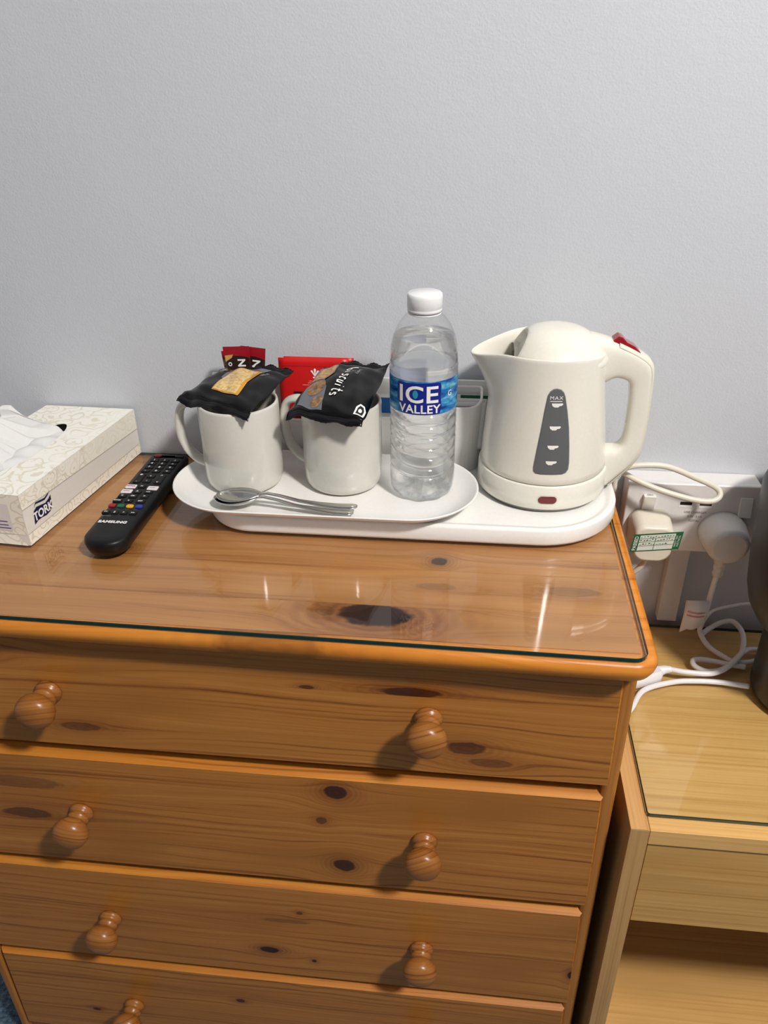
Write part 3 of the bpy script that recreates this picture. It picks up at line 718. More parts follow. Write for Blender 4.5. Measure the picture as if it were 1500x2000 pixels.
def arc_strip(name, x0, x1, z0, z1, r_, mat, n=60, sag=0.0):
    f = cyl(r_); V = []; F = []
    for i in range(n+1):
        x = x0+(x1-x0)*i/n; V += [f(x, z0), f(x, z1)]
    o_ = mesh(name, V, [(2*i, 2*i+2, 2*i+3, 2*i+1) for i in range(n)], bo, mat, smooth=True)
    p0 = o_.data.polygons[n//2]; c0 = p0.center+org(bo)-Vector((BX, BY, 0))
    if p0.normal.x*c0.x+p0.normal.y*c0.y < 0: o_.data.flip_normals()
    return o_
circ = 2*pi*lr
lab = arc_strip('label', -circ/2, circ/2*.55, LZ0, LZ1, lr, label_mat(), 80)
def shadow_panel(dx):   # dark blue surround behind the words
    f = cyl(lr+.0002)
    patch('word_panel', [(-.0262, .1130), (-.0258, .1285), (-.0238, .1305), (-.0160, .1300), (.0000, .1308), (.0160, .1312), (.0192, .1300), (.0200, .1260), (.0192, .1180), (.0198, .1110), (.0206, .1060), (.0188, .0992), (.0120, .0988), (-.0150, .0988), (-.0182, .1000), (-.0212, .1070), (-.0245, .1095)], f, lab, M_royal, 16)
shadow_panel(0)
patch('aqua_glow', blob((-.0058, .1193), .0026, .0042), cyl(lr+.0003), lab, plain('aqua_print', (40, 140, 170), .3), 6)
lettering('word', 'ICE', .0235, lambda x, y: cyl(lr+.0005)(x*1.16-.0035, .1112+y), lab, M_print_white, offset=.0004, space=1.06, cut=.002)
lettering('word', 'VALLEY', .0118, lambda x, y: cyl(lr+.0005)(x*1.02-.0020, .1004+y), lab, M_print_white, offset=.00025, space=1.05, cut=.002)
lettering('small_emblem', 'G', .0080, lambda x, y: cyl(lr+.0005)(x+.0305, .1150+y), lab, M_print_white, cut=.002)
patch('emblem_leaf', blob((.0320, .1235), .0020, .0011, 10, .5), cyl(lr+.0005), lab, plain('leaf_green_print', (110, 170, 60), .4))
lathe('cap', (BX, BY, OF), [(.0150, .1905), (.0163, .1906), (.0165, .1930), (.0160, .1938), (.0166, .1946), (.0167, .2040), (.0163, .2066), (.0152, .2078), (.0005, .2082)], bo, plain('translucent_white_cap', (236, 238, 240), .35, sss=.2), seg=64)
lathe('neck_ring', (BX, BY, OF), [(.0150, .1880), (.0158, .1884), (.0158, .1893), (.0150, .1897)], bo, plain('translucent_white_cap', (236, 238, 240)), seg=48)

# ------------------------------------------------------------------ kettle
KX, KY, KZ0 = .0800, -.0755, TF+.0004
kt = thing('electric_kettle', (KX, KY, KZ0), 'cream plastic electric kettle with grey water gauge and red switch', 'kettle')
def k_r(z):       # body radius against height above the glass
    P_ = [(.0175, .0655), (.050, .0648), (.075, .0628), (.100, .0602), (.125, .0578), (.150, .0560), (.175, .0552), (.2, .055)]
    for (a, ra), (b, rb_) in zip(P_, P_[1:]):
        if z <= b: return ra+(rb_-ra)*max(0, (z-a)/(b-a))
    return P_[-1][1]
def k_c(z): return KX-.0035*max(0, min(1, (z-.05)/.12))
SEAM = .0475
lathe('foot', (KX, KY, 0), [(.0005, KZ0), (.060, KZ0), (.0630, KZ0+.0006), (.0648, KZ0+.0030), (.0645, KZ0+.0050)], kt, plain('grey_rubber_foot', (120, 118, 112), .6), seg=72)
lathe('lower_ring', (KX, KY, 0), [(.060, KZ0+.0040), (.0658, KZ0+.0042), (.0672, KZ0+.0060), (.0674, KZ0+.014), (.0668, SEAM-.0012), (.0658, SEAM), (.060, SEAM)], kt, M_kettle, seg=96)
seg = 96
def k_ring(z, dr=0.0, rimlift=0.0):
    out = []
    q = max(0, min(1, (z-.122)/.050)); sp_ = .0215*q**1.5
    for j in range(seg):
        a = 2*pi*j/seg; r_ = k_r(z)-dr; d = abs(((a-pi+pi) % (2*pi))-pi)
        wv = math.exp(-(d/.42)**2)
        r_ += sp_*wv*(1 if dr == 0 else .92)
        zz = z-.0085*wv*q*rimlift+.0035*rimlift*q*(math.sin(a)**2)
        out.append((k_c(z)+r_*math.cos(a), KY+r_*math.sin(a), zz))
    return out
zs = [SEAM-.0002, SEAM+.0006, SEAM+.0012, .055, .065, .075, .085, .095, .105, .115, .122, .128, .134, .140, .146, .152, .158, .163, .1675, .1700]
# the ring routine measures the spout from angle pi: shift so that it points to -x
def k_ring2(z, dr=0.0, lift=1.0):
    out = []
    q = max(0, min(1, (z-.118)/.052)); sp_ = .0220*q**1.35
    for j in range(seg):
        a = 2*pi*j/seg; d = abs(a-pi); wv = math.exp(-(d/.40)**2)
        r_ = k_r(z)-dr+sp_*wv
        zz = z+lift*q*(-.0080*wv+.0030*math.sin(a)**2-.003*math.exp(-(min(a, 2*pi-a)/.6)**2))
        out.append((k_c(z)+r_*math.cos(a), KY+r_*math.sin(a), zz))
    return out
rs = []
for i, z in enumerate(zs): rs.append(k_ring2(z, {0: .0025, 1: .0010}.get(i, 0)))
rs.append(k_ring2(.1710, .0004)); rs.append(k_ring2(.1714, .0014)); rs.append(k_ring2(.1705, .0026))
for z in (.165, .155, .140, .120): rs.append(k_ring2(z, .0030))
rings('body', rs, kt, M_kettle, caps=(False, True), smooth=True)
# lid: dome with a scooped nose above the spout
def lid():
    LX = .0845; R = .0492; n = 56; bm = bmesh.new(); rr = []
    for k in range(0, 15):
        t_ = k/14; ra = R*t_ if t_ > 0 else .0004
        rr.append([bm.verts.new((LX+ra*1.02*math.cos(2*pi*j/n), KY+ra*math.sin(2*pi*j/n), .1655+.0262*(1-t_**3.0)+.0015*math.cos(2*pi*j/n)*-t_)) for j in range(n)])
    lowr = [bm.verts.new((LX+R*1.02*math.cos(2*pi*j/n), KY+R*math.sin(2*pi*j/n), .1600)) for j in range(n)]; rr.append(lowr)
    for a, b in zip(rr, rr[1:]):
        for j in range(n): bm.faces.new((a[j], a[(j+1) % n], b[(j+1) % n], b[j]))
    bm.faces.new(rr[0]); bm.faces.new(list(reversed(lowr)))
    res = bmesh.ops.bisect_plane(bm, geom=bm.verts[:]+bm.edges[:]+bm.faces[:], plane_co=(.0500, KY, .178), plane_no=(-.88, 0, .48), clear_outer=True)
    ed = [e for e in bm.edges if e.is_boundary]
    fl = bmesh.ops.contextual_create(bm, geom=ed)['faces']
    if fl:
        ins = bmesh.ops.inset_region(bm, faces=fl, thickness=.0016)
        f0 = fl[0]; no_ = f0.normal.copy()
        ins2 = bmesh.ops.inset_region(bm, faces=[f0], thickness=.004, depth=0)
        for v in f0.verts: v.co -= Vector((-.88, 0, .48))*.006
    for f in bm.faces: f.smooth = True
    bmesh.ops.recalc_face_normals(bm, faces=bm.faces)
    off = ORG[kt.name]
    for v in bm.verts: v.co -= off
    me = bpy.data.meshes.new('lid'); bm.to_mesh(me); bm.free()
    o = add('lid', me, kt, M_kettle, smooth=True)
    try: me.set_sharp_from_angle(angle=0.7)
    except Exception: pass
    return o
lid()
box('spout_shade_slit', (.0395, KY-.012, .150), (.0420, KY+.012, .1690), kt, plain('dark_spout_shade', (60, 56, 46), .6), .0003, label='dark slit standing in for the shade inside the spout')  # dark-coloured box put in as the shade under the lid's nose
# handle: swept between an outer and an inner outline
HY = KY+.001
outer = [(.1050, .1860), (.1190, .1838), (.1350, .1795), (.1500, .1735), (.1640, .1665), (.1755, .1580), (.1795, .1465), (.1805, .1280), (.1808, .1020), (.1803, .0770), (.1785, .0600), (.1710, .0455), (.1600, .0330), (.1500, .0225), (.1425, .0190)]
inner = [(.1130, .1350), (.1240, .1350), (.1330, .1360), (.1430, .1408), (.1530, .1392), (.1578, .1345), (.1590, .1280), (.1602, .1150), (.1606, .0980), (.1602, .0780), (.1578, .0690), (.1520, .0648), (.1440, .0642), (.1350, .0600), (.1290, .0500)]
O_ = spline([(a, 0, b) for a, b in outer], 4); I_ = spline([(a, 0, b) for a, b in inner], 4); rs = []
for i, (a, b) in enumerate(zip(O_, I_)):
    c = (a+b)/2; h = (a-b)/2; t_ = i/(len(O_)-1); wy = .0155-.004*math.sin(pi*t_)+.004*max(0, 1-t_*5)
    ring = []
    for k in range(28):
        g = 2*pi*k/28; cs, sn = math.cos(g), math.sin(g); e = .55
        q = c+h*(abs(cs)**e*(1 if cs > 0 else -1)); ring.append((q.x, HY+wy*(abs(sn)**e*(1 if sn > 0 else -1)), q.z))
    rs.append(ring)
rings('handle', rs, kt, M_kettle, smooth=True)
# seam line along the handle's side, as a raised cover strip on its back
st = []
for i in range(10, len(O_)-4):
    a, b = O_[i], I_[i]; c = a; d = (a-b).normalized(); t_ = i/(len(O_)-1); wy = .0155-.004*math.sin(pi*t_)
    st.append([tuple(c+d*.0006+Vector((0, HY+y_, 0))+d*(-dz)) for y_, dz in ((-wy*.86, .0032), (-wy*.80, .0008), (-wy*.4, -.0006), (wy*.4, -.0006), (wy*.80, .0008), (wy*.86, .0032))])
rings('handle_cover', st, kt, M_kettle2, caps=(False, False), closed=False, smooth=True)
# red rocker switch on top of the handle
sw = [(.1365, .1795), (.1415, .1838), (.1455, .1822), (.1500, .1775), (.1580, .1735), (.1645, .1672), (.1635, .1630), (.1500, .1700), (.1365, .1760)]
V = [(a, HY-.0075, b) for a, b in sw]+[(a, HY+.0075, b) for a, b in sw]; n = len(sw)
mesh('switch', V, [tuple(range(n)), tuple(range(2*n-1, n-1, -1))]+[(i, (i+1) % n, n+(i+1) % n, n+i) for i in range(n)], kt, M_red_plastic, bevel=.0012, bseg=3, label='glossy red rocker switch')
# water gauge on the side facing the room
def k_front(off): return lambda x, z: (x, KY-math.sqrt(max(1e-6, (k_r(z)+off)**2-(x-k_c(z))**2)), z)
gz = lambda pts: pts
gp = [(.0742, .1405), (.0762, .1445), (.0790, .1468), (.0822, .1472), (.0858, .1462), (.0885, .1435), (.0902, .1395), (.0935, .1250), (.0965, .1080), (.0985, .0900), (.0998, .0730), (.0995, .0660), (.0975, .0628), (.0940, .0615), (.0740, .0612), (.0690, .0618), (.0668, .0640), (.0665, .0680), (.0682, .0850), (.0705, .1050), (.0725, .1260)]
cxg = sum(p[0] for p in gp)/len(gp); czg = sum(p[1] for p in gp)/len(gp)
gout = [(cxg+(a-cxg)*1.045, czg+(b-czg)*1.016) for a, b in gp]
patch('gauge_rim', gout, k_front(.0004), kt, M_gauge_rim, 14)
gg = patch('water_gauge', gp, k_front(.0009), kt, M_gauge, 14, label='smoked grey water gauge with white cup marks')
gfn = k_front(.0013)
lettering('max_print', 'MAX', .0050, lambda x, y: gfn(.0822+x*1.1, .1372+y), gg, M_print_white, space=1.15, cut=.002)
patch('max_line', [(.0765, .1352), (.0878, .1352), (.0878, .1359), (.0765, .1359)], gfn, gg, M_print_white, 4)
def cup(x, z, s=1.0):
    patch('cup_mark', [(x-.0046*s, z+.0018), (x-.0040*s, z-.0006), (x-.0018*s, z-.0022), (x+.0018*s, z-.0022), (x+.0030*s, z-.0008), (x+.0050*s, z-.0006), (x+.0062*s, z+.0006), (x+.0060*s, z+.0016), (x+.0050*s, z+.0019), (x+.0036*s, z+.0018)], gfn, gg, M_print_white, 4)
for x, z in ((.0828, .1318), (.0826, .1090), (.0822, .0895), (.0818, .0735)): cup(x, z)
# pilot light in the lower ring
fl_ = lambda off: (lambda x, z: (x, KY-math.sqrt((.0673+off)**2-(x-KX)**2), z))
patch('pilot_rim', rrect(.0722, .0925, .0288, .0388, .0048, 6), fl_(.0002), kt, M_kettle2, 8)
patch('pilot_light', rrect(.0732, .0915, .0298, .0378, .0039, 6), fl_(.0007), kt, M_red_dark, 8, label='dark red pilot light')

# ------------------------------------------------------------------ tissue box and tissue
tb = thing('tissue_box', (-.468, -.11, .0004), 'cream patterned cardboard tissue box beside the remote control', 'tissue box')
FR, BR, BL, FL = Vector((-.4275, -.2225, 0)), Vector((-.3960, -.0060, 0)), Vector((-.5060, -.0030, 0)), Vector((-.5390, -.2140, 0))
BH = .0565
def bxp(s, t_, z=BH):   # s across (0 right .. 1 left), t along (0 front .. 1 back)
    p = (FR*(1-s)+FL*s)*(1-t_)+(BR*(1-s)+BL*s)*t_; return (p.x, p.y, z+.0004)
def swirl(name, pale=(251, 249, 240), ink=(231, 224, 206), sc=38):
    m, nt, b = base_mat(name); N = NB(nt); tc = nt.nodes.new('ShaderNodeTexCoord')
    nz = nt.nodes.new('ShaderNodeTexNoise'); nz.inputs['Scale'].default_value = 28; nt.links.new(tc.outputs['Object'], nz.inputs['Vector'])
    mx = nt.nodes.new('ShaderNodeMix'); mx.data_type = 'VECTOR'; mx.inputs[0].default_value = .022; nt.links.new(tc.outputs['Object'], mx.inputs[4]); nt.links.new(nz.outputs['Color'], mx.inputs[5])
    vo = nt.nodes.new('ShaderNodeTexVoronoi'); vo.inputs['Scale'].default_value = sc; nt.links.new(mx.outputs[1], vo.inputs['Vector'])
    ring = N.m('SINE', N.m('MULTIPLY', vo.outputs['Distance'], 24)); line = N.smooth(ring, .55, .92)
    n2 = N.noise(tc.outputs['Object'], 130, 2); dots = N.smooth(n2, .60, .66)
    n3 = N.noise(tc.outputs['Object'], 22, 2); gate = N.smooth(n3, .36, .5)
    f = N.m('MULTIPLY', N.m('MAXIMUM', line, N.m('MULTIPLY', dots, .8)), N.m('ADD', N.m('MULTIPLY', gate, .7), .3))
    nt.links.new(N.mix(f, srgb(*pale), srgb(*ink)), b.inputs['Base Color']); b.inputs['Roughness'].default_value = .5
    return m
M_swirl = swirl('cream_swirl_print'); M_swirl2 = swirl('cream_swirl_border', (242, 237, 224), (219, 210, 190), 60); M_card = plain('pale_card', (226, 221, 213), .5)
ns = 40
slotc = (.52, .47); slot = [(slotc[0]+.17*math.cos(2*pi*i/ns)*(1 if True else 1), slotc[1]+.30*math.sin(2*pi*i/ns)) for i in range(ns)]
# carton shell: side walls, floor, top with an oval opening
def outline(z, ins=0): 
    c = [(0+ins, 0+ins), (0+ins, 1-ins), (1-ins, 1-ins), (1-ins, 0+ins)]; return [bxp(s, t_, z) for s, t_ in c]
lev = [0, BH]; V = outline(0)+outline(BH); F = [(0, 1, 2, 3)]+[(i, (i+1) % 4, 4+(i+1) % 4, 4+i) for i in range(4)]
mesh('carton', V, F, tb, M_card, bevel=.0)
bm = bmesh.new()
cor = [bm.verts.new(bxp(s, t_)) for s, t_ in ((0, 0), (0, 1), (1, 1), (1, 0))]; sv = [bm.verts.new(bxp(a, b)) for a, b in slot]
ed = [bm.edges.new((cor[i], cor[(i+1) % 4])) for i in range(4)]+[bm.edges.new((sv[i], sv[(i+1) % ns])) for i in range(ns)]
bmesh.ops.triangle_fill(bm, use_beauty=True, use_dissolve=False, edges=ed)
dead = [f for f in bm.faces if all(v in sv for v in f.verts)]; bmesh.ops.delete(bm, geom=dead, context='FACES')
for v in bm.verts: v.co += Vector((0, 0, .0003))
bm.verts.index_update(); V = [tuple(v.co) for v in bm.verts]; F = [tuple(v.index for v in f.verts) for f in bm.faces]; bm.free()
tp_ = mesh('printed_top', V, F, tb, M_swirl); mm = tp_.modifiers.new('th', 'SOLIDIFY'); mm.thickness = .0006; mm.offset = -1
if True:
    sw_ = Vector((0, 0, 0))
rightn = (BR-FR).normalized(); RN = Vector((rightn.y, -rightn.x, 0)); LEN = (BR-FR).length
def rside(off): return lambda a, z: tuple(FR+rightn*a+RN*off+Vector((0, 0, z+.0004)))
patch('top_border', [(0, .0400), (LEN, .0320), (LEN, BH), (0, BH)], rside(.0003), tb, M_swirl2)
patch('bottom_border', [(0, 0), (LEN, 0), (LEN, .0125), (0, .0125)], rside(.0003), tb, M_swirl2)
M_thin = plain('brown_grey_rule', (176, 166, 148), .6)
patch('rule', [(0, .0396), (LEN, .0316), (LEN, .0322), (0, .0402)], rside(.0006), tb, M_thin)
patch('rule', [(0, .0122), (LEN, .0122), (LEN, .0128), (0, .0128)], rside(.0006), tb, M_thin)
lo2 = patch('logo_badge', [(.0125, .0170), (.0150, .0310), (.0200, .0335), (.0270, .0320), (.0340, .0305), (.0400, .0325), (.0440, .0350), (.0425, .0225), (.0385, .0185), (.0320, .0175), (.0240, .0190), (.0180, .0190)], rside(.0006), tb, M_navy)
patch('logo_wave', [(.0160, .0335), (.0200, .0368), (.0270, .0352), (.0340, .0340), (.0400, .0362), (.0445, .0400), (.0400, .0380), (.0340, .0362), (.0270, .0374), (.0200, .0384)], rside(.0006), tb, M_navy)
lettering('logo_word', 'TORK', .0125, lambda x, y: rside(.0009)(.0282+x*.92, .0205+y), tb, M_print_white, offset=.0004)
frontn = (FL-FR).normalized(); FN = Vector((-frontn.y, frontn.x, 0)); FN = FN if FN.y < 0 else -FN
def fside(off): return lambda a, z: tuple(FR+frontn*a+FN*off+Vector((0, 0, z+.0004)))
FW = (FL-FR).length
patch('front_print', [(.0005, .012), (FW, .012), (FW, BH), (.0005, BH)], fside(.0003), tb, M_swirl2)
patch('flap', [(.002, 0), (FW-.002, 0), (FW-.012, .0115), (.012, .0115)], fside(.0009), tb, M_swirl)
fp = patch('front_panel', rrect(.014, .075, .016, .046, .002, 3), fside(.0007), tb, plain('lilac_card', (222, 216, 216), .5))
M_purple = plain('violet_print', (96, 84, 130), .5)
for z_, a, b in ((.026, .018, .060), (.022, .018, .066), (.0185, .016, .072)): patch('print_line', [(a, z_), (b, z_), (b, z_+.0011), (a, z_+.0011)], fside(.0010), fp, M_purple)
patch('print_flower', blob((.034, .037), .003, .003, 10), fside(.0010), fp, M_purple)

# tissue: folded sheet pulled out of the slot
def tissue():
    nu, nv = 110, 50; V = []
    for i in range(nu+1):
        u = i/nu
        b0 = Vector(bxp(.47+.10*math.sin(pi*u), .21+.50*u, BH-.004))
        for j in range(nv+1):
            q = j/nv
            tri = lambda t_: 2*abs((t_/pi) % 2-1)-1           # sharp-creased fold wave
            lean = Vector((-.058*q**1.25-.030*q*q*(1-u), .016*q*(u-.5)-.010*q, 0))
            hgt = (.064*(1-.62*u**1.2)+.007*tri(u*11+1.2))*q*(1-.14*q)
            fold = .0075*tri(u*19+q*2.0)*(.2+q)*math.sin(pi*min(1, q*.8+.15))+.0036*tri(u*43+q*6)*q
            p = b0+lean+Vector((fold*.9, fold*1.2, hgt+.0060*tri(u*27+q*5)*q+.0040*tri(u*8-q*9)*q))
            V.append(p)
    n = nv+1
    o = mesh('tissue', V, [(i*n+j, i*n+j+1, (i+1)*n+j+1, (i+1)*n+j) for i in range(nu) for j in range(nv)], None, M_tissue, smooth=True)
    m_ = o.modifiers.new('th', 'SOLIDIFY'); m_.thickness = .0004; m_.offset = 0
    single(o, 'crumpled white tissue pulled up out of the tissue box', 'tissue')
    # lower lip of the sheet still folded in the slot
    V = []
    for i in range(nu+1):
        u = i/nu
        for j in range(13):
            q = j/12; p = Vector(bxp(.36+.30*q, .20+.53*u, BH-.003)); p.z += -.004+.0085*math.sin(pi*q)*math.sin(pi*u)**.6+.0012*math.sin(u*26+q*4)
            V.append(p)
    o = mesh('tissue', V, [(i*13+j, i*13+j+1, (i+1)*13+j+1, (i+1)*13+j) for i in range(nu) for j in range(12)], None, M_tissue, smooth=True)
    m_ = o.modifiers.new('th', 'SOLIDIFY'); m_.thickness = .0004; m_.offset = 0
    single(o, 'next white tissue lying flat in the slot of the tissue box', 'tissue')
tissue()

# ------------------------------------------------------------------ remote control
RC = thing('remote_control', (-.345, -.145, .0004), 'slim black television remote control lying between tissue box and tray', 'remote control')
RT = .0180
ro = rrect(-.3675, -.3225, -.2400, -.0420, [.006, .006, .0200, .0200], 10)
sk = lambda x, y: x+.0016*(y+.145)/.1     # slight skew of the whole remote
ro = [(sk(x, y), y) for x, y in ro]
slab('body', ro, [(.0065, .0005), (.0030, .0025), (.0008, .0080), (0, .0120), (.0006, RT-.0018), (.0022, RT-.0002), (.006, RT+.0004), (.012, RT+.0006)], RC, M_black_flat, smooth=True)
def btn(x, y, w_, h_, mat, sym=None, hh=.0010, r_=.0012, sz=.0046, scol=M_print_white):
    zt_ = RT+.0006
    o = slab('button', rrect(x-w_/2, x+w_/2, y-h_/2, y+h_/2, min(r_, w_*.45, h_*.45), 3), [(0, zt_-.001), (0, zt_+hh*.6), (min(w_, h_)*.12, zt_+hh)], RC, mat, smooth=False)
    if sym: lettering('button_print', sym, sz, lambda a, b: (x+a, y-sz*.33+b, zt_+hh+.0002), o, scol, offset=.00012)
    return o
pr = lambda s, x, y, sz=.0026: lettering('legend', s, sz, lambda a, b: (x+a, y+b, RT+.0009), RC, M_print_grey)
M_btn_red = plain('red_rubber', (150, 22, 30), .35); M_btn_green = plain('green_rubber', (10, 96, 66), .35); M_btn_yel = plain('yellow_rubber', (226, 166, 34), .35); M_btn_blue = plain('blue_rubber', (34, 48, 150), .35); M_btn_white = plain('white_rubber', (232, 226, 228), .35)
btn(-.3550, -.0500, .0090, .0075, M_btn_red, None, .0016, .0036); btn(-.3300, -.0500, .0100, .0055, M_button)
for r_i, y in enumerate((-.0620, -.0705, -.0795)):
    for c_i, x in enumerate((-.3555, -.3435, -.3312)): btn(x, y, .0095, .0062, M_button, str(r_i*3+c_i+1))
for x, s_ in ((-.3565, '-'), (-.3442, '0'), (-.3318, '<')): btn(x, -.0885, .0095, .0062, M_button, s_)
btn(-.3567, -.1065, .0085, .0215, M_button); lettering('legend', '+', .0060, lambda a, b: (-.3567+a, -.1015+b, RT+.0020), RC, M_print_white, offset=.0003); pr('VOL', -.3567, -.1085, .0036); lettering('legend', '-', .0060, lambda a, b: (-.3567+a, -.1165+b, RT+.0020), RC, M_print_white)
btn(-.3455, -.1010, .0090, .0070, M_button, 'x', sz=.0034); btn(-.3460, -.1125, .0090, .0070, M_button, '/', sz=.0034)
btn(-.3333, -.1065, .0085, .0215, M_button); lettering('legend', '^', .0070, lambda a, b: (-.3333+a, -.1030+b, RT+.0020), RC, M_print_white); pr('CH', -.3333, -.1085, .0036); lettering('legend', 'v', .0060, lambda a, b: (-.3333+a, -.1165+b, RT+.0020), RC, M_print_white)
btn(-.3585, -.1258, .0115, .0078, M_btn_white, 'NETFLIX', sz=.0024, scol=plain('red_print', (190, 40, 60), .5)); btn(-.3592, -.1365, .0115, .0078, M_btn_white, 'prime', sz=.0028, scol=plain('pink_print', (200, 110, 120), .5)); btn(-.3338, -.1275, .0115, .0080, M_btn_white, 'www', sz=.0026, scol=M_print_grey)
btn(-.3467, -.1250, .0080, .0062, M_button, 'H', sz=.0034)
btn(-.3473, -.1375, .0090, .0060, M_button, '^', sz=.0060); btn(-.3600, -.1470, .0085, .0065, M_button, '<', sz=.0045); btn(-.3483, -.1470, .0090, .0070, M_button, 'OK', sz=.0030); btn(-.3358, -.1465, .0085, .0065, M_button, '>', sz=.0045); btn(-.3352, -.1370, .0090, .0050, M_button, 'tools', sz=.0022)
btn(-.3610, -.1575, .0095, .0060, M_button, 'RETURN', sz=.0020); btn(-.3490, -.1568, .0085, .0060, M_button, 'v', sz=.0045); btn(-.3362, -.1572, .0095, .0060, M_button, 'EXIT', sz=.0024)
for x, mt, s_ in ((-.3625, M_btn_red, 'A'), (-.3530, M_btn_green, 'B'), (-.3434, M_btn_yel, 'C'), (-.3335, M_btn_blue, 'D')): btn(x, -.1680, .0078, .0062, mt, None, .0014, .0024)
for x in (-.3630, -.3535, -.3440, -.3343): pr('----', x, -.1752, .0030)
for x, s_ in ((-.3636, '<<'), (-.3541, '||'), (-.3446, '>'), (-.3350, '>>')): btn(x, -.1815, .0078, .0060, M_button, s_, sz=.0034)
pr('SETTINGS', -.3600, -.1895, .0022)
lettering('brand_print', 'SAMSUNG', .0060, lambda a, b: (-.3488+a*1.02, -.2020+b, RT+.0010), RC, M_print_white, offset=.00035, space=1.08)

# ------------------------------------------------------------------ socket, trunking, plugs, cords
so = thing('wall_socket', (.256, -.017, -.0865), 'white double wall socket with switches and USB ports', 'socket')
box('back_box', (.1840, -.0005, -.0850), (.3285, -.0265, .0005), so, M_socket, .0012)
box('faceplate', (.1826, -.0268, -.0865), (.3300, -.0345, .0018), so, M_socket, .0018)
def rocker(x, z, up):
    v = [(x-.0068, -.0345, z-.0115), (x+.0068, -.0345, z-.0115), (x+.0068, -.0345, z+.0115), (x-.0068, -.0345, z+.0115)]
    d0, d1 = (.0068, .0012) if up else (.0015, .0062)
    v += [(x-.0068, -.0345-d1, z-.0115), (x+.0068, -.0345-d1, z-.0115), (x+.0068, -.0345-d0, z+.0115), (x-.0068, -.0345-d0, z+.0115)]
    return mesh('switch_rocker', v, [(0, 1, 2, 3), (4, 5, 6, 7), (0, 1, 5, 4), (1, 2, 6, 5), (2, 3, 7, 6), (3, 0, 4, 7)], so, M_switch, bevel=.0006)
k_ = rocker(.2075, -.0240, True)
lettering('on_print', 'ON', .0050, lambda x, y: (.2075+x, -.0385-y*.55-.0004, -.0123+.0002), k_, M_print_black, offset=.0002) if False else None
k2_ = rocker(.3135, -.0235, False)
lettering('on_print', 'ON', .0042, lambda x, y: (.2075+x, -.0353-y, -.0121), k_, M_print_grey, offset=.0001)
for x in (.2490, .2705):
    fr_ = box('usb_port', (x-.0075, -.0343, -.0275), (x+.0075, -.0349, -.0195), so, plain('white_port_rim', (240, 240, 240), .3), 0)
    box('port_slot', (x-.0065, -.0347, -.0240), (x+.0065, -.0352, -.0202), fr_, M_void, 0)
for i, s_ in enumerate(('USB CHARGER', '5.0V  3.1A', 'TOTAL')): lettering('socket_print', s_, .0038, (lambda dz: (lambda x, y: (.2610+x, -.0349, -.0345-dz+y)))(i*.0055), so, plain('mid_grey_print', (120, 116, 118), .6))
tr_ = box('cable_trunking', (.2480, -.0005, NG+.002), (.2710, -.0160, -.0870), None, M_socket, .0008)
single(tr_, 'white plastic cable trunking running down the wall under the socket', 'trunking')
def plug(root, cx, cz, w_, h_, y0, y1, mat, round_=False, name='plug'):
    if round_: out = [(cx+w_/2*math.cos(a)*(1 if math.sin(a) > 0 else .97), cz+h_/2*math.sin(a)) for a in [2*pi*i/40 for i in range(40)]]
    else: out = rrect(cx-w_/2, cx+w_/2, cz-h_/2, cz+h_/2, [w_*.26, w_*.26, w_*.34, w_*.34], 8)
    n = len(out); c = Vector((cx, cz)); rs = []
    for sc, yy in ((1.0, y0), (1.0, y0-.006), (.985, y0-.010), (.94 if not round_ else .90, y1+.006), (.90 if not round_ else .80, y1+.0015), (.80 if not round_ else .66, y1)):
        rs.append([(c.x+(x-c.x)*sc, yy, c.y+(z_-c.y)*sc) for x, z_ in out])
    return rings(name, rs, root, mat, smooth=True)
kc = thing('kettle_cord', (.2130, -.055, -.07), 'cream kettle cord looping over the socket, with green-stickered plug', 'cord')
plug(kc, .2115, -.0560, .0460, .0490, -.0348, -.0730, M_cream_plug)
tube('cord', [(.1330, -.0300, .0330), (.1480, -.0480, .0330), (.1620, -.0620, .0300), (.1800, -.0640, .0370), (.2124, -.0620, .0365), (.2467, -.0600, .0228), (.2690, -.0600, .0125), (.2735, -.0640, .0050), (.2650, -.0680, .0000), (.2450, -.0680, .0010), (.2110, -.0640, .0085), (.1830, -.0560, .0170), (.1640, -.0450, .0240), (.1520, -.0250, .0250), (.1690, -.0120, .0080), (.1725, -.0120, -.0300), (.1735, -.0150, -.0900), (.1800, -.0350, -.1180), (.1960, -.0540, -.1080), (.2080, -.0590, -.0900), (.2110, -.0590, -.0770)], .0032, kc, M_cord_cream, seg=12)
# test sticker: green bordered label wrapped across the plug
stk = lambda off: (lambda x, z: (.2140+x*math.cos(.0)-z*-.10, -.0734-off, -.0515+z+x*.13))
sk_ = patch('test_sticker', [(-.0260, -.0115), (.0260, -.0115), (.0260, .0115), (-.0260, .0115)], stk(0), kc, M_green)
mm = sk_.modifiers.new('th', 'SOLIDIFY'); mm.thickness = .0003
patch('sticker_field', [(-.0190, -.0100), (.0185, -.0100), (.0185, .0100), (-.0190, .0100)], stk(.0003), sk_, plain('pale_green_paper', (222, 230, 218), .5))
lettering('sticker_word', 'PASSED', .0056, lambda x, y: stk(.0005)(-.0207-y, x), sk_, M_print_white, offset=.0001)
lettering('sticker_word', 'ELECTRICAL', .0026, lambda x, y: stk(.0005)(.0240-y, x), sk_, M_print_white)
lettering('sticker_word', 'SAFETY TEST', .0026, lambda x, y: stk(.0005)(.0212-y, x), sk_, M_print_white)
M_ink = plain('dark_green_ink', (40, 70, 56), .6)
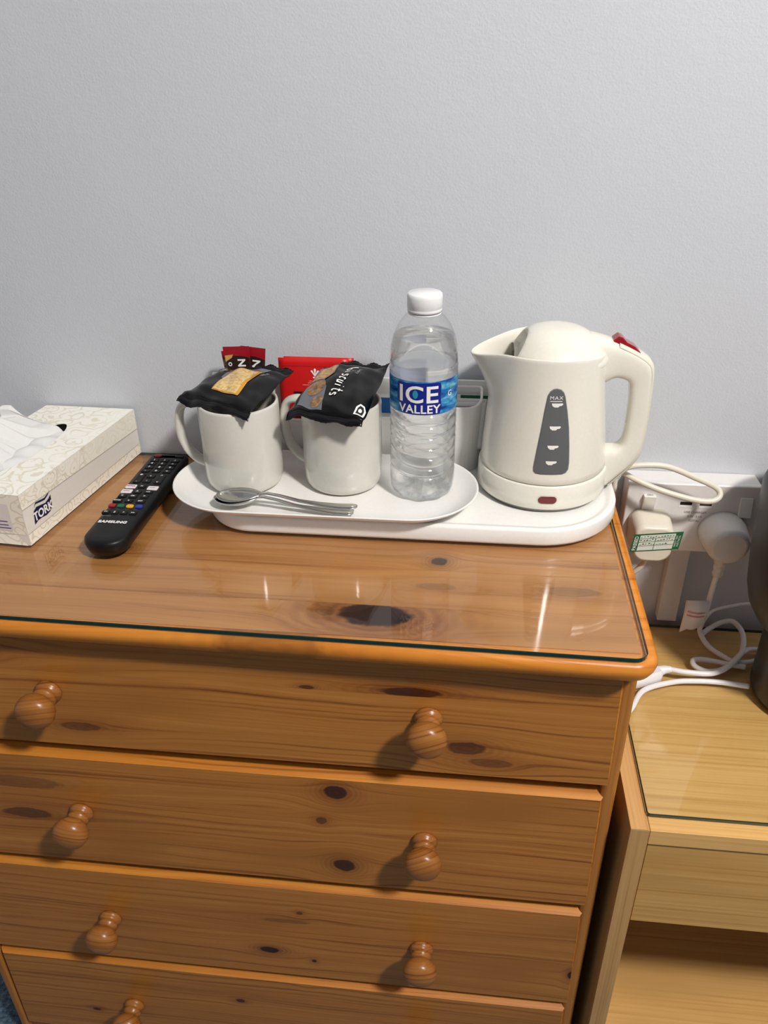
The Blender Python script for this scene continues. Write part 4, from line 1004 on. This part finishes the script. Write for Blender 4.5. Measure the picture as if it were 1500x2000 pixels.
for a in ((-.0190, .0010, .0185, .0014), (-.0190, -.0040, .0185, -.0036), (-.0190, .0055, .0185, .0059), (-.0020, -.0100, -.0016, .0055)): patch('sticker_rule', [(a[0], a[1]), (a[2], a[1]), (a[2], a[3]), (a[0], a[3])], stk(.0006), sk_, M_ink)
for k in range(34):                          # illegible handwriting on the sticker
    x_ = -.0180+(k % 12)*.0030+random.uniform(0, .0008); z_ = (.0070, .0025, -.0025)[k//12]+random.uniform(-.0008, .0006); h_ = random.uniform(.0008, .0022); l_ = random.uniform(.0010, .0024)
    patch('sticker_print', [(x_, z_), (x_+l_, z_+h_*.4), (x_+l_*.9, z_+h_*.4+.0005), (x_+l_*.2, z_+h_)], stk(.0006), sk_, M_ink)

lc = thing('lamp_cord', (.290, -.055, -.08), 'white round plug with cord hanging down to the bedside table', 'cord')
plug(lc, .2935, -.0555, .0530, .0500, -.0348, -.0740, M_white_plug, True)
lathe('strain_relief', (0, 0, 0), [(.001, 0)], lc, M_white_plug, seg=4, caps=(False, False)) if False else None
tube('strain_relief', [(.2910, -.0600, -.0720), (.2918, -.0600, -.0850), (.2912, -.0600, -.1010)], lambda t_: .0078-.0026*t_+.0006*math.cos(t_*30), lc, M_white_plug, seg=16, n=10)
tube('cord', [(.2912, -.0600, -.1000), (.2895, -.0600, -.1250), (.2890, -.0600, -.1500), (.2885, -.0560, -.1720), (.2900, -.0530, -.1880), (.2990, -.0640, NG+.0040), (.3127, -.0820, NG+.0036), (.3224, -.0890, NG+.0036), (.3437, -.0880, NG+.0036), (.3900, -.0600, NG+.0036)], .0031, lc, M_cord_white)
# folded paper tag round the cord
tg = []
for i in range(13):
    t_ = i/12; x = .2880-.0270*t_; y = -.0660-.0060*math.sin(pi*t_*.9)
    tg.append([(x, y, -.1330+.004*math.sin(t_*3)), (x+.0003, y-.001, -.1500), (x-.0005, y-.0005, -.1690+.002*math.cos(t_*5)-.010*max(0, t_-.75)*4*(1 if t_ > .75 else 0))])
n_ = 3; V = [p for r_ in tg for p in r_]
ot = mesh('paper_tag', V, [(i*3+j, i*3+j+1, (i+1)*3+j+1, (i+1)*3+j) for i in range(12) for j in range(2)], lc, plain('white_paper_tag', (232, 226, 224), .6), smooth=True); mm = ot.modifiers.new('th', 'SOLIDIFY'); mm.thickness = .0004
for dz in (-.146, -.151):
    patch('tag_print', [(.2640, dz), (.2850, dz-.002), (.2850, dz-.0006), (.2640, dz+.0014)], lambda x, z: (x, -.0668-.0060*math.sin(pi*(.2880-x)/.0270*.9)-.0012, z), ot, plain('pink_tag_print', (214, 130, 130), .6), 4)

def cable(pts, label, r_=.0031):
    o = thing('white_cable', pts[0], label, 'cable', 'white cables on the bedside table')
    tube('cord', pts, r_, o, M_cord_white)
    return o
c_ = NG+.0036
cable([(.2960, -.0420, c_), (.3080, -.0330, c_+.004), (.3230, -.0275, c_+.010), (.3353, -.0290, c_+.012), (.3412, -.0485, c_+.010), (.3330, -.0790, c_+.008), (.3150, -.1040, c_+.008), (.2902, -.1225, c_+.008), (.2616, -.1235, c_+.008), (.2420, -.1200, c_+.008)], 'white cable curving round from under the paper tag to the white cord switch')
cable([(.2925, -.0420, c_+.004), (.2950, -.0440, -.1780), (.3007, -.0440, -.1640), (.3094, -.0430, -.1590), (.3218, -.0400, -.1570), (.3400, -.0350, -.1560), (.3700, -.0320, -.1560)], 'thin white cable arching up behind the lamp', .0018)
cable([(.3950, -.0700, c_), (.3520, -.0650, c_), (.3332, -.0800, c_+.005), (.3113, -.1010, c_), (.2898, -.1105, c_), (.2760, -.1030, c_), (.2755, -.0940, c_+.002), (.2900, -.0925, c_+.002), (.3126, -.0962, c_+.001), (.3330, -.0985, c_)], 'white cable bent back in a hairpin loop beside the lamp')
cable([(.1775, -.2000, c_), (.1922, -.1790, c_), (.2095, -.1500, c_), (.2440, -.1330, c_), (.2700, -.1285, c_), (.2986, -.1280, c_), (.3280, -.1320, c_)], 'white cable running from behind the pine chest to the lamp foot')
ws = thing('cord_switch', (.213, -.128, NG), 'white plug-in cord switch half hidden behind the pine chest corner', 'switch')
slab('body', [(.213+(x*.90-y*.44), -.129+(x*.44+y*.90)) for x, y in rrect(-.024, .020, -.0115, .0115, .007, 5)], [(.002, NG+.0004), (0, NG+.003), (0, NG+.012), (.003, NG+.016)], ws, M_cord_white, smooth=True)
lathe('button', (.2090, -.1310, NG+.0155), [(.006, 0), (.006, .0012), (.005, .0020), (.0005, .0022)], ws, M_white_plug, seg=24)
tube('strain_relief', [(.2280, -.1220, c_+.004), (.2360, -.1195, c_+.006), (.2440, -.1203, c_+.008)], lambda t_: .0070-.0034*t_, ws, M_cord_white, seg=14)

# ------------------------------------------------------------------ table lamp at the right edge
lp = thing('table_lamp', (.3900, -.1350, NG), 'dark slate grey lamp base standing on the bedside table', 'lamp')
lathe('foot', (.3900, -.1350, NG), [(.0005, .0003), (.054, .0003), (.0585, .0020), (.0600, .006), (.0600, .030), (.0600, .075), (.0590, .0860), (.0560, .0890), (.0005, .0890)], lp, M_dark_foot, seg=64)
lathe('body', (.3900, -.1350, NG), [(.0005, .0880), (.0560, .0885), (.0660, .0930), (.0760, .1030), (.0840, .1170), (.0890, .1350), (.0930, .1700), (.0965, .2200), (.0975, .2500), (.0940, .2640), (.0800, .2720), (.0300, .2745), (.0005, .2750)], lp, M_grey_slate, seg=72)
